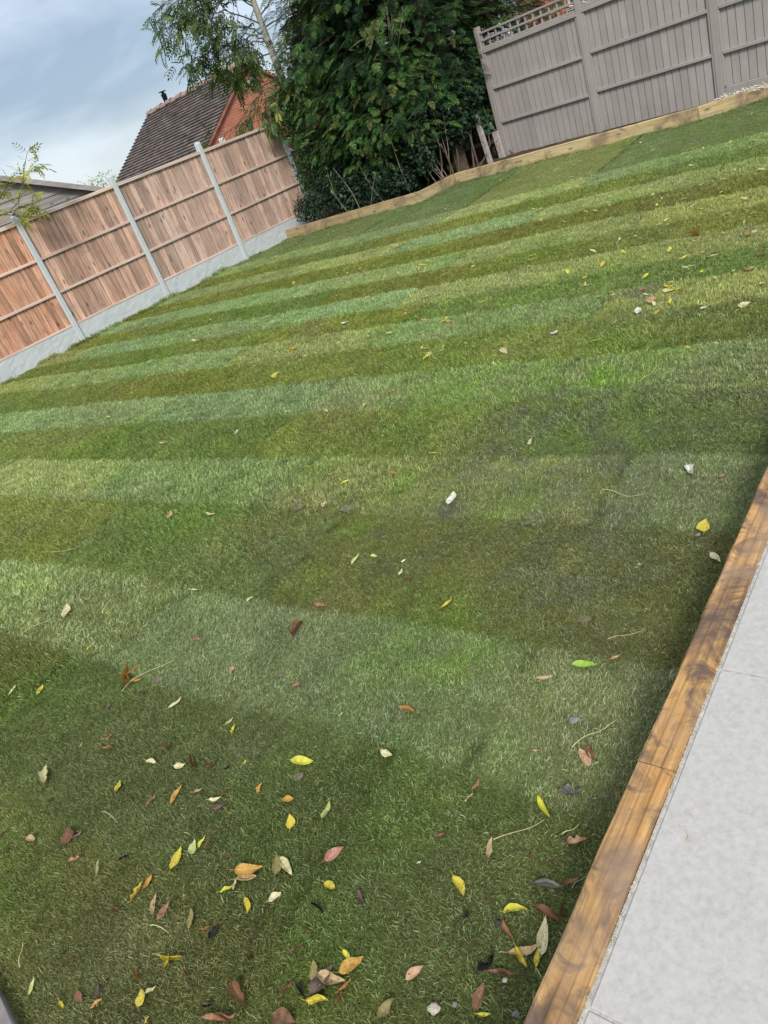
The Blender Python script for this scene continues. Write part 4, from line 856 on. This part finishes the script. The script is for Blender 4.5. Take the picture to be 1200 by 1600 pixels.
# ------------------------------------------------------------------ fallen leaves, each one a thing of its own
LC = {'yellow': ((.56, .46, .055), (.36, .26, .05)), 'lemon': ((.60, .60, .06), (.45, .42, .05)), 'cream': ((.62, .58, .34), (.38, .30, .12)), 'palegreen': ((.48, .55, .22), (.30, .34, .12)), 'green': ((.30, .50, .06), (.22, .36, .04)), 'amber': ((.50, .29, .06), (.26, .14, .035)), 'orange': ((.42, .19, .06), (.20, .085, .03)),
      'tan': ((.46, .34, .18), (.24, .15, .07)), 'peach': ((.52, .33, .20), (.30, .15, .08)), 'brown': ((.20, .105, .05), (.09, .05, .03)), 'redbrown': ((.21, .085, .05), (.10, .045, .03)), 'copper': ((.34, .17, .10), (.18, .085, .05)), 'pink': ((.40, .20, .14), (.22, .10, .07)), 'purple': ((.16, .10, .085), (.07, .045, .04)), 'black': ((.022, .022, .026), (.012, .012, .014)), 'grey': ((.22, .21, .19), (.12, .11, .10)), 'white': ((.72, .72, .66), (.5, .48, .4)), 'olive': ((.26, .22, .08), (.13, .10, .05))}
LW = {'yellow': 'bright yellow', 'lemon': 'yellow-green', 'cream': 'pale cream', 'palegreen': 'pale green', 'green': 'fresh green', 'amber': 'amber yellow', 'orange': 'orange', 'tan': 'tan', 'peach': 'peach coloured', 'brown': 'brown', 'redbrown': 'red-brown', 'copper': 'coppery', 'pink': 'pinkish red', 'purple': 'purple-brown', 'black': 'blackened', 'grey': 'grey', 'white': 'whitish', 'olive': 'olive brown'}
LM = {}
def leaf_mat(c, spots):
    if (c, spots) in LM: return LM[(c, spots)]
    m, t, b = material('leaf_'+c, .45, .35); g = N(t); co = g.n('ShaderNodeTexCoord').outputs['Object']; a_, b_ = LC[c]
    oi = g.n('ShaderNodeObjectInfo').outputs['Random']; v = g.n('ShaderNodeVectorMath', {0: co, 1: g.n('ShaderNodeCombineXYZ', {0: g.math('MULTIPLY', oi, 9.)}).outputs[0]}, operation='ADD').outputs[0]
    col = g.ramp(g.noise(v, 45, 5, .65), [(.38, b_), (.58, a_)]) if not spots else g.ramp(g.noise(v, 45, 5, .6), [(.25, b_), (.45, a_)])
    if spots:
        sp_ = g.noise(v, 320, 3, .6); col = g.mix(g.ramp(sp_, [(.60, (0, 0, 0)), (.66, (1, 1, 1))]), col, tuple(x*.35 for x in b_)); sp2 = g.noise(v, 90, 2, .5); col = g.mix(g.ramp(sp2, [(.62, (0, 0, 0)), (.7, (.8, .8, .8))]), col, (.16, .09, .04))
    sy = g.n('ShaderNodeSeparateXYZ', {0: co}).outputs[1]; rib = g.math('LESS_THAN', g.math('ABSOLUTE', sy), .0009); col = g.mix(g.math('MULTIPLY', rib, .6), col, g.mix(1.0, col, (1.5, 1.45, 1.3), 'MULTIPLY'))
    t.links.new(col, b.inputs['Base Color']); g.bump(b, g.noise(v, 160, 3), .35, .002)
    tr = g.n('ShaderNodeBsdfTranslucent', {'Color': col}); mx = g.n('ShaderNodeMixShader', {0: .25, 1: b.outputs[0], 2: tr.outputs[0]}); t.links.new(mx.outputs[0], t.nodes['Material Output'].inputs[0])
    LM[(c, spots)] = m; return m
SHP = {'oval': (.54, .15), 'narrow': (.36, .15), 'broad': (.72, .0), 'curled': (.52, 1.0), 'folded': (.46, .7), 'ragged': (.62, .7), 'crumpled': (.8, 1.2), 'maple': (.95, .8)}
def leaf_mesh(L_, shape, seed):
    r = np.random.default_rng(seed); wr, curl = SHP[shape]; nu, nv = 12, 7; V = []
    cl = curl*r.uniform(.7, 1.3); bend = r.uniform(.1, .5)+cl*.7; fold = r.uniform(.15, .5)+cl*.9; tw_ = r.normal(0, .25+.5*cl); skew = r.normal(0, .06)
    for i in range(nu+1):
        u = i/nu; w = wr*L_*.5*(math.sin(math.pi*u**.82))**.85*(1-.25*u); 
        if shape == 'ragged': w *= 1+.35*math.sin(u*17+seed)*(u*(1-u)*4)
        if shape == 'maple': w *= 1+.45*math.sin(u*11+seed)
        if shape == 'crumpled': w *= 1+.25*math.sin(u*13+seed)
        xc = L_*(u-.5); zc = bend*L_*((u-.5)**2)*.9; yc = skew*L_*math.sin(u*math.pi)
        for j in range(nv):
            v_ = (j/(nv-1)-.5)*2; y_ = v_*w; z_ = abs(v_)**1.4*w*math.sin(min(1.3, fold)); y_ *= math.cos(min(1.3, fold)); ta = tw_*(u-.5)
            yy = y_*math.cos(ta)-z_*math.sin(ta); zz = y_*math.sin(ta)+z_*math.cos(ta)
            nzz = (.004+.035*L_*cl)*(math.sin(u*9+v_*3+seed)*.5+r.normal(0, .25))*(abs(v_)*.6+.3)
            V.append((xc, yc+yy, zc+zz+nzz))
    F = [(i*nv+j, (i+1)*nv+j, (i+1)*nv+j+1, i*nv+j+1) for i in range(nu) for j in range(nv-1)]; k = len(V)
    # stalk
    sl_ = L_*r.uniform(.12, .3); a_ = r.normal(0, .3); q0_ = np.array(V[nv//2]); 
    for i in range(4):
        u = i/3; c = q0_+np.array([-sl_*u, sl_*u*u*a_, .004*u])
        for d in ((0, .0009, 0), (0, -.0005, .0008), (0, -.0005, -.0008)): V.append(tuple(c+np.array(d)))
    F += [(k+i*3+j, k+i*3+(j+1) % 3, k+(i+1)*3+(j+1) % 3, k+(i+1)*3+j) for i in range(3) for j in range(3)]
    V = np.array(V); V[:, 2] -= np.percentile(V[:, 2], 12); return V, F
def zone(px, py):
    tl = (1200-.457*(py-725))-px if py > 725 else 999
    side = 'left' if px < 400 else ('middle' if px < 760 else 'right')
    if tl < 110: return 'beside the stained patio timber'
    if py > 1480: return 'at the near lawn edge, %s part' % side
    if py > 1280: return 'on the near lawn, %s part' % side
    if py > 1080: return 'on the fairly near lawn, %s part' % side
    if py > 850: return 'halfway up the lawn, %s part' % side
    if py > 620: return 'on the mid lawn, %s part' % side
    return 'on the far lawn, %s part' % side
ORD = ['first', 'second', 'third', 'fourth', 'fifth', 'sixth', 'seventh', 'eighth', 'ninth', 'tenth', 'eleventh', 'twelfth']
SHW = {'oval': 'oval', 'narrow': 'narrow', 'broad': 'broad', 'curled': 'curled', 'folded': 'folded', 'ragged': 'torn', 'crumpled': 'crumpled', 'maple': 'lobed'}
LEAVES = """128 1326 12 40 brown crumpled;171 1300 10 20 purple crumpled;262 1278 11 70 brown curled;333 1300 12 10 olive crumpled;405 1316 10 30 brown curled;478 1452 14 -30 brown crumpled;560 1480 12 50 purple crumpled;610 1440 11 10 brown curled;668 1462 13 60 olive crumpled;700 1500 12 -20 brown crumpled;736 1474 15 30 purple curled;592 1330 10 15 brown crumpled;640 1250 9 60 tan curled;180 1420 13 -40 brown crumpled;60 1440 12 30 brown curled;75 1250 10 10 brown crumpled;420 1440 12 75 tan curled;470 1478 13 -10 brown crumpled;768 1405 14 40 brown curled;828 1340 13 -30 brown crumpled;905 1215 12 20 olive crumpled;868 1352 16 -20 brown curled;775 1548 15 60 brown crumpled;722 1540 11 20 olive crumpled;256 1162 9 30 brown crumpled;262 1168 12 80 copper crumpled;518 1416 9 20 olive crumpled;64 1141 10 60 peach curled;126 1164 11 60 tan narrow;170 1151 14 30 orange narrow;169 1168 15 0 orange folded;168 1103 14 55 purple narrow;273 1097 28 45 cream narrow;358 1126 17 40 palegreen narrow;365 1139 14 70 lemon ragged;71 1212 28 80 cream ragged;185 1227 17 80 yellow broad s;236 1190 15 -10 cream oval s;281 1195 19 10 cream oval s;303 1193 22 -65 redbrown curled;327 1198 10 20 redbrown crumpled;354 1199 9 30 black crumpled;382 1190 9 50 lemon narrow;275 1241 33 55 amber narrow;236 1250 24 60 peach curled;309 1234 17 20 tan narrow;336 1248 19 20 cream oval s;351 1238 12 40 redbrown crumpled;345 1260 28 15 purple folded;406 1231 17 65 amber oval s;472 1189 33 5 lemon oval;451 1249 20 -5 amber oval s;453 1284 20 85 yellow broad s;510 1267 30 70 palegreen curled;604 1174 20 -25 cream oval s;3 1304 17 50 brown curled;48 1309 16 -15 tan oval s;103 1305 26 80 redbrown broad;120 1301 24 40 purple folded;116 1341 16 20 peach crumpled;152 1354 22 75 cream curled s;274 1339 38 65 yellow oval s;302 1323 24 80 palegreen oval;315 1315 21 60 lemon narrow;326 1320 13 20 redbrown crumpled;359 1335 12 30 pink crumpled;191 1337 17 20 black curled;215 1391 32 58 yellow ragged;229 1375 25 62 amber oval;352 1388 19 25 lemon oval;366 1380 17 80 cream oval;389 1357 43 10 amber oval s;385 1374 32 8 tan curled s;431 1353 31 85 olive oval s;447 1354 36 -55 cream narrow;430 1401 24 30 cream broad s;516 1385 21 -35 yellow oval s;523 1334 36 30 pink oval s;498 1421 28 -45 black folded;566 1402 27 -75 purple folded;241 1413 32 80 tan narrow s;256 1422 35 60 copper oval;296 1434 33 85 olive narrow s;384 1414 28 -80 yellow narrow s;333 1455 28 60 black ragged;319 1450 15 20 orange curled;346 1440 18 20 brown curled;49 1540 28 70 palegreen narrow;101 1487 15 30 black curled;109 1497 14 60 orange crumpled;97 1572 16 -70 yellow folded;124 1559 20 -60 brown oval s;153 1548 24 88 purple narrow;151 1568 24 45 amber oval s;220 1560 27 80 yellow broad s;236 1547 20 40 cream oval;272 1493 36 -5 yellow curled s;261 1504 24 75 yellow folded s;216 1524 18 -60 orange crumpled;292 1521 15 -40 brown crumpled;389 1497 22 -60 brown curled;392 1465 23 70 purple curled;453 1484 20 45 brown narrow;375 1558 44 -62 brown ragged s;325 1572 15 10 black crumpled;345 1595 52 5 copper curled;487 1514 30 80 olive oval s;549 1506 46 32 amber oval s;541 1492 24 -60 lemon narrow;517 1527 42 -15 tan oval s;503 1530 58 58 purple broad;538 1538 26 45 orange folded;496 1564 34 5 yellow curled s;470 1549 30 -60 black folded;449 1543 30 48 redbrown folded;531 1559 18 60 brown crumpled;443 1592 38 -20 brown broad;603 1573 38 45 olive oval;230 1594 12 60 yellow oval;637 1111 25 -12 orange folded s;733 1248 17 50 cream curled;743 1226 22 60 copper narrow;692 1306 21 20 redbrown folded;767 1326 34 82 tan narrow s;851 1261 38 -62 lemon folded;914 1187 30 -60 peach oval s;927 1180 30 -58 brown folded;893 1240 38 -5 grey crumpled;963 1240 24 -80 tan curled;902 1314 32 5 peach ragged;886 1312 20 20 grey crumpled;716 1385 33 -62 yellow oval s;859 1389 54 -6 grey folded;894 1377 30 25 brown narrow;806 1426 37 8 lemon oval;856 1429 40 -28 redbrown folded s;877 1427 26 80 brown crumpled;796 1457 35 -62 copper folded;851 1464 58 82 cream narrow s;820 1484 50 14 tan narrow s;816 1500 36 -62 yellow folded;840 1498 32 85 yellow narrow s;762 1508 38 50 black crumpled;785 1524 42 -2 brown folded;750 1558 46 68 brown oval s;648 1520 34 38 peach oval s;757 1585 20 5 lemon narrow;913 1040 38 0 green oval;851 1061 27 18 tan folded s;959 1027 20 20 tan folded;697 943 25 42 yellow narrow;706 780 20 70 white oval;1079 739 20 -62 white ragged;1128 745 13 20 pink oval;1102 822 18 80 yellow broad s;1118 872 19 -32 cream oval s;615 741 15 0 amber folded;679 709 15 12 yellow narrow;638 906 11 0 redbrown crumpled;626 893 10 50 cream oval;1001 882 8 0 palegreen oval;840 1175 13 5 tan narrow;468 984 34 60 copper crumpled;307 999 15 10 pink oval;464 1071 16 12 pink oval;363 1045 16 62 peach oval;105 957 22 72 cream oval s;31 928 11 88 palegreen oval;302 922 15 5 cream narrow;390 935 13 48 cream oval;556 874 20 48 palegreen narrow;584 869 11 0 palegreen oval;266 806 11 60 peach oval;330 804 13 0 cream narrow;521 743 13 20 peach curled;540 755 15 30 lemon narrow;507 789 10 60 cream oval;482 730 14 12 lemon narrow;446 722 10 20 brown curled;256 693 13 2 cream narrow;370 676 7 50 white oval;20 1080 20 48 cream narrow;63 1078 17 52 yellow oval s;140 1012 9 50 lemon oval;228 977 10 50 cream narrow;70 959 11 10 redbrown curled;500 943 19 -10 copper narrow;664 546 12 8 cream narrow;690 548 10 20 cream oval;789 550 10 -40 cream oval;867 522 12 50 white oval;809 476 11 5 grey oval;755 471 12 15 yellow narrow;816 410 14 5 grey narrow;675 524 11 15 orange narrow;751 525 10 20 orange narrow;887 497 12 8 yellow narrow;636 489 10 5 cream narrow;540 505 12 5 white narrow;478 556 10 20 yellow oval;431 588 10 60 lemon oval;433 585 8 40 cream oval;536 592 9 30 lemon narrow;494 628 10 25 cream narrow;1019 471 12 50 peach broad;1026 490 12 35 yellow oval;996 487 9 80 white oval;931 534 18 22 yellow narrow;1100 482 11 25 white oval;1011 462 12 0 cream narrow;1132 366 12 -10 cream curled;1087 366 15 -10 orange crumpled;1189 393 20 10 tan curled;1192 399 18 -5 brown narrow;1168 421 12 -10 orange broad;1161 304 16 20 lemon narrow;1163 311 18 -8 cream narrow;1068 403 14 30 lemon narrow;1111 401 22 15 cream narrow;1114 411 10 20 amber oval;1190 265 16 3 cream narrow;1176 228 14 25 lemon narrow;1076 546 14 0 yellow narrow;1120 539 8 0 cream oval;828 692 12 60 cream narrow;630 875 8 30 white oval;960 505 9 40 cream narrow;1140 333 14 15 cream narrow;1082 260 12 10 white narrow;1095 378 10 20 yellow oval;1172 367 16 10 yellow crumpled;1180 362 9 20 white crumpled;729 1432 15 20 black crumpled;655 1348 7 30 white oval"""
ents = []
for q in LEAVES.split(';'):
    w = q.split(); ents.append([float(w[0]), float(w[1]), float(w[2]), float(w[3]), w[4], w[5], len(w) > 6])
def put_leaf(px, py, ln, ang, c, shape, sp_, seed, maxl=.12):
    dx, dy = math.cos(rad(ang))*ln/2, -math.sin(rad(ang))*ln/2; z0 = .018
    P = gp(px, py, z0); gz_ = float(lawn_z(np.array([P[0]]), np.array([P[1]]))[0]); A_, B_ = gp(px-dx, py-dy, z0), gp(px+dx, py+dy, z0); v = B_-A_; L_ = np.linalg.norm(v); yaw = math.atan2(v[1], v[0])
    if L_ > maxl: L_ = maxl
    P = P.copy(); 
    dd_ = float(np.dot(xy(P-E0), nP)); off_z = 0
    z_ = gz_+.012
    if dd_ > -.02: z_ = PZ+.004; P = gp(px, py, PZ+.004)
    P[2] = z_
    V, F = leaf_mesh(L_*1.04, shape, seed); o = npmesh('fallen_leaf', V, [np.array(F)], leaf_mat(c, sp_), None, None, True, P)
    o.rotation_euler = (random.gauss(0, .16), random.gauss(0, .12), yaw); return o
keys = {}
for q in ents: keys.setdefault((q[4], q[5], zone(q[0], q[1])), []).append(q)
for i, q in enumerate(ents):
    o = put_leaf(*q, seed=i+1); k_ = sorted(keys[(q[4], q[5], zone(q[0], q[1]))], key=lambda a: a[0]); sz = 'tiny ' if q[2] < 10 else ('small ' if q[2] < 16 else ('large ' if q[2] > 40 else ''))
    lab = '%s%s %s leaf %s' % (sz, LW[q[4]], SHW[q[5]], zone(q[0], q[1]))
    if len(k_) > 1: lab += ', %s from left' % ORD[k_.index(q)]
    tag(o, lab, 'leaf', 'fallen leaves scattered over the lawn')
# the small far leaves, too many and too alike to tell apart one by one
rs = np.random.default_rng(5); tmpls = {}
far_c = ['lemon', 'cream', 'yellow', 'palegreen', 'tan', 'cream', 'lemon', 'amber', 'palegreen']
def far_leaf(px, py):
    c = far_c[rs.integers(len(far_c))]; k = (c, int(rs.integers(2)))
    P = gp(px, py, .018); 
    if not in_lawn(np.array(P[0]), np.array(P[1]), .05): return False
    if k not in tmpls:
        V, F = leaf_mesh(.075, ['narrow', 'oval'][k[1]], 900+len(tmpls)); o = npmesh('fallen_leaf', V, [np.array(F)], leaf_mat(c, False), None, None, True); tmpls[k] = o
    else: o = tmpls[k].copy(); S.collection.objects.link(o)
    P[2] = float(lawn_z(np.array([P[0]]), np.array([P[1]]))[0])+.017; o.location = P; o.rotation_euler = (rs.normal(0, .25), rs.normal(0, .2), rs.uniform(0, 6.28)); s_ = rs.uniform(.45, 1.15); o.scale = (s_, s_*rs.uniform(.7, 1.2), s_)
    zn = ('right edge' if px > 1080 else 'right side' if px > 930 else 'right middle' if px > 780 else 'middle' if px > 520 else 'left'); cw = LW[c]; kk = ['narrow', 'oval'][k[1]]; hz = px*.925*0+py+.4*px; dn = 'back' if hz < 620 else ('far' if hz < 740 else 'nearer far'); zn = zn+', '+dn+' strips'
    tag(o, 'small %s %s leaf on the lawn, %s' % (cw, kk, zn), 'leaf', 'small %s %s leaves on the lawn, %s' % (cw, kk, zn)); return True
spots = []
while len(spots) < 200:
    w = rs.uniform()
    if w < .62: px, py = rs.uniform(820, 1200), rs.uniform(150, 480)
    elif w < .85: px, py = rs.uniform(520, 900), rs.uniform(260, 560)
    else: px, py = rs.uniform(120, 620), rs.uniform(380, 700)
    P = gp(px, py, .018)
    if in_lawn(np.array(P[0]), np.array(P[1]), .05): spots.append((math.hypot(P[0], P[1]), px, py))
spots.sort(); n_own = 296-len(ents)
for _, px, py in sorted(spots[:n_own], key=lambda q: q[1]): far_leaf(px, py)
same = {}
for o in S.objects:
    if o.name.startswith('fallen_leaf') and 'strips' in o.get('label', ''): same.setdefault(o['label'], []).append(o)
for lab, os_ in same.items():
    os_.sort(key=lambda o: float(np.dot(np.array(o.location)-(0, 0, CH), CX)/np.dot(np.array(o.location)-(0, 0, CH), fw)))
    if len(os_) > 1:
        for i, o in enumerate(os_): o['label'] = lab+', %s from left' % ORD[i]
# beyond the three hundred that show largest, the rest of the far litter is one object
Vs, Fs, Rs, k = [], [], [], 0
for i, (_, px, py) in enumerate(spots[n_own:]):
    P = gp(px, py, .018); P[2] = float(lawn_z(np.array([P[0]]), np.array([P[1]]))[0])+.017; V, F = leaf_mesh(.075*rs.uniform(.45, 1.1), ['narrow', 'oval'][i % 2], 1300+i)
    a_ = rs.uniform(0, 6.28); tl_ = rs.normal(0, .2); V = V.copy(); V[:, 2] += tl_*V[:, 0]; V = np.stack([V[:, 0]*math.cos(a_)-V[:, 1]*math.sin(a_), V[:, 0]*math.sin(a_)+V[:, 1]*math.cos(a_), V[:, 2]], 1)+P
    Vs.append(V); Fs.append(np.array(F)+k); Rs.append(np.full(len(V), rs.uniform())); k += len(V)
LIT = foliage_mat('leaf_litter', [(0, (.50, .50, .08)), (.3, (.55, .46, .06)), (.5, (.56, .52, .30)), (.7, (.42, .48, .20)), (.85, (.42, .32, .17)), (1, (.46, .27, .06))], .5, .2, .3)
tag(npmesh('leaf_litter', np.concatenate(Vs), [np.concatenate(Fs)], LIT, None, np.concatenate(Rs), True), 'specks of small yellow and cream leaves strewn over the farthest strips', 'leaf litter', kind='stuff')
# compound ash leaves and loose stalks
def strand(pts, w, mat, name, label, cat, leaves=None, lc='yellow', size=.05):
    P3 = []
    for x_, y_ in pts: q = gp(x_, y_, .02); q[2] = float(lawn_z(np.array([q[0]]), np.array([q[1]]))[0])+.020; P3.append(q)
    P3 = np.array(P3); u = np.linspace(0, len(P3)-1, 4*len(P3)); Q = np.stack([np.interp(u, range(len(P3)), P3[:, a]) for a in range(3)], 1)
    for _ in range(2): Q[1:-1] = (Q[:-2]+Q[1:-1]*2+Q[2:])/4
    Q[:, 2] += .004*np.sin(np.linspace(0, 7, len(Q))); mb = MB(); mb.tube(Q, np.linspace(w, w*.5, len(Q)), .5, 5); b0 = Q[len(Q)//2].copy()
    if leaves:
        t_ = thing(name, label, cat, b0); o = mb.build('stalk', mat, t_); o.data.transform(Matrix.Translation(-Vector(b0)))
        for i, (x_, y_, l_, a_, sh_, c_) in enumerate(leaves):
            o = put_leaf(x_, y_, l_, a_, c_, sh_, False, 500+i); o.name = 'leaflet'; o.location = o.location-Vector(b0); o.parent = t_
        return t_
    o = mb.build(name, mat, None, base=b0); return tag(o, label, cat)
STALK = plain_mat('pale_stalk', (.50, .52, .22), .6, .15, 30); STALK2 = plain_mat('tan_stalk', (.45, .36, .20), .7, .2, 30)
strand([(190, 1080), (205, 1062), (228, 1048), (250, 1040), (274, 1032)], .0014, STALK, 'compound_leaf', 'withered golden brown compound leaf with a long pale stalk at left', 'leaf', [(198, 1048, 26, 75, 'curled', 'amber'), (206, 1046, 24, 30, 'curled', 'amber'), (196, 1060, 22, 120, 'curled', 'orange'), (208, 1060, 20, 10, 'narrow', 'amber'), (193, 1072, 14, 60, 'curled', 'brown')])
strand([(1054, 446), (1052, 436), (1056, 429), (1062, 430)], .0016, STALK, 'compound_leaf', 'yellow compound leaf with a hooked pale stalk on the far right lawn', 'leaf', [(1049, 449, 13, 20, 'narrow', 'yellow'), (1060, 454, 14, -12, 'narrow', 'yellow'), (1050, 455, 12, 45, 'narrow', 'lemon'), (1043, 450, 10, -20, 'narrow', 'yellow')])
strand([(636, 428), (645, 422), (653, 417)], .0016, STALK, 'compound_leaf', 'bright yellow compound leaf with stalk on the far middle lawn', 'leaf', [(656, 412, 13, 30, 'narrow', 'yellow'), (661, 414, 12, 10, 'narrow', 'yellow'), (655, 419, 11, 60, 'narrow', 'yellow')])
strand([(688, 505), (694, 502), (700, 500)], .0016, STALK, 'compound_leaf', 'three-part yellow leaf with orange tinge in the middle of the lawn', 'leaf', [(695, 501, 12, 20, 'narrow', 'yellow'), (701, 503, 12, -10, 'narrow', 'amber'), (697, 498, 9, 90, 'narrow', 'lemon')])
strand([(680, 562), (675, 554), (668, 551), (662, 553)], .0016, STALK, 'compound_leaf', 'pale yellow-green compound leaf with arched stalk in the middle of the lawn', 'leaf', [(668, 558, 14, 45, 'narrow', 'lemon'), (672, 556, 10, 60, 'narrow', 'cream')])
strand([(456, 553), (458, 546), (462, 543)], .0016, STALK, 'compound_leaf', 'ragged bright yellow compound leaf on the left middle lawn', 'leaf', [(458, 547, 13, 30, 'ragged', 'yellow'), (461, 545, 10, 60, 'narrow', 'yellow'), (455, 549, 10, 10, 'narrow', 'yellow')])
strand([(299, 535), (304, 533), (308, 531)], .0016, STALK, 'compound_leaf', 'pale yellow compound leaf on the lawn nearest the wooden fence', 'leaf', [(301, 534, 11, 40, 'narrow', 'lemon'), (305, 532, 10, 10, 'narrow', 'cream'), (303, 537, 9, 60, 'narrow', 'yellow')])
for pts, lab, mt in ((((895, 1171), (915, 1155), (940, 1144), (965, 1129)), 'thin pale green stalk lying on the grass left of the stained timber joint', STALK), (((942, 767), (960, 771), (980, 778), (1008, 776)), 'thin pale stalk curving on the mid lawn near the right side', STALK), (((950, 1000), (975, 994), (1005, 988)), 'straight thin tan stalk on the right of the lawn near the timber', STALK2), (((80, 864), (100, 864), (120, 858), (138, 846)), 'wavy pale green stalk on the dark strip at far left', STALK), (((40, 989), (65, 977), (90, 965)), 'straight pale stalk on the pale strip at far left', STALK),
                     (((31, 1512), (31, 1492), (37, 1473)), 'pale white stalk standing out near the bottom left corner', STALK), (((236, 1447), (252, 1449), (266, 1460)), 'short bent pale stalk below the coppery oval leaf', STALK), (((772, 1314), (800, 1305), (830, 1293), (850, 1284)), 'long pale stalk reaching right from the narrow tan leaf', STALK2), (((878, 1305), (892, 1298), (905, 1289)), 'short yellow-green stalk above the torn peach leaf', STALK), (((132, 708), (140, 702), (148, 698)), 'short pale straw on the left lawn near the mid dark strip', STALK2),
                     (((1000, 600), (1015, 590), (1025, 580)), 'pale curved stalk right of the bright green patch', STALK), (((1148, 492), (1165, 482), (1182, 478)), 'pale straw at the far right side of the mid lawn', STALK2), (((1110, 446), (1125, 442), (1148, 441)), 'pale tan twig on the far right lawn', STALK2), (((160, 1268), (172, 1272), (184, 1286)), 'thin forked pale rootlet on the near left lawn', STALK2), (((895, 1390), (905, 1378), (922, 1368)), 'dark brown twig resting against the stained timber edge', DEAD), (((925, 1306), (935, 1306), (940, 1309)), 'short brown twig beside the stained timber, right of the torn peach leaf', DEAD)):
    strand(pts, .0013, mt, 'stalk', lab, 'stalk')
# small stones, soil crumbs and worm casts
def stone(px, py, d_px, col, label, name='stone', cat='stone', flat=.6):
    P = gp(px, py, .015); r = np.linalg.norm(gp(px+d_px/2, py, .015)-P)*(1 if flat > .3 else .7); bm = bmesh.new(); bmesh.ops.create_icosphere(bm, subdivisions=3, radius=1)
    sd_ = random.random()*50
    for v in bm.verts:
        c = np.array(v.co); f = 1+.35*(float(fbm(np.array(c[0]*1.6+sd_), np.array(c[1]*1.6+c[2]*1.3), 3, 3))-.5)*2; v.co = Vector((c[0]*r*f, c[1]*r*f*.85, c[2]*r*f*flat))
    me = bpy.data.meshes.new(name); bm.to_mesh(me); bm.free(); me.materials.append(col); o = bpy.data.objects.new(name, me); P[2] = float(lawn_z(np.array([P[0]]), np.array([P[1]]))[0])+(.012 if flat > .3 else .005); o.location = P; link(o); return tag(o, label, cat)
ST1 = plain_mat('pale_stone', (.45, .40, .33), .8, .3, 60, .8); ST2 = plain_mat('grey_stone', (.20, .20, .19), .9, .3, 60, .8); CLOD = plain_mat('soil_clod', (.06, .055, .05), .95, .4, 80, 1.0); CAST = plain_mat('worm_cast', (.15, .135, .085), .95, .45, 80, 1.0)
stone(678, 1576, 19, ST1, 'pale speckled stone half sunk in grass at the bottom edge'); stone(808, 1587, 13, ST2, 'small grey pebble in the bottom corner by the stained timber'); stone(790, 1534, 9, ST1, 'tiny brownish pebble beneath the folded brown leaf'); stone(711, 1571, 9, ST2, 'tiny grey stone right of the pale speckled stone'); stone(897, 1128, 16, ST2, 'flat grey stone in grass above the thin pale stalk', flat=.35)
stone(779, 1445, 12, CLOD, 'dark soil crumb left of the narrow yellow-green leaf by the timber', 'soil_clod', 'clod'); stone(1090, 836, 9, ST2, 'small grey stone against the far part of the stained timber')
for px, py, d_, lab in ((465, 1212, 22, 'flat brown worm cast below the yellow-green oval leaf'), (912, 967, 30, 'pale brown bare soil crumb patch left of the upper stained timber'), (542, 793, 26, 'pinkish brown worm cast at the strip edge in mid lawn, right one'), (467, 792, 22, 'pinkish brown worm cast at the strip edge in mid lawn, left one'), (735, 1040, 18, 'dull brown worm cast left of the fresh green leaf'), (822, 815, 18, 'grey worm cast on the worn patch in mid lawn'), (437, 1053, 16, 'brown worm cast above the pinkish red leaf'), (245, 1058, 24, 'grey brown worm cast beside the withered compound leaf')):
    stone(px, py, d_, CAST, lab, 'worm_cast', 'worm cast', flat=.18)
# crumbs on the slabs
for pts, lab in ((((1072, 1268), (1078, 1270), (1084, 1277)), 'short tan grass clipping on the pale slab'), (((1072, 1298), (1076, 1306), (1073, 1314)), 'tiny curled dark clipping on the pale slab'), (((1062, 1291), (1068, 1294)), 'tiny straight clipping on the pale slab')):
    Q = np.array([gp(x_, y_, PZ+.002) for x_, y_ in pts]); mb = MB(); mb.tube(Q, .0012, .5, 4); b0 = Q[0].copy(); tag(mb.build('clipping', STALK2, None, base=b0), lab, 'clipping')
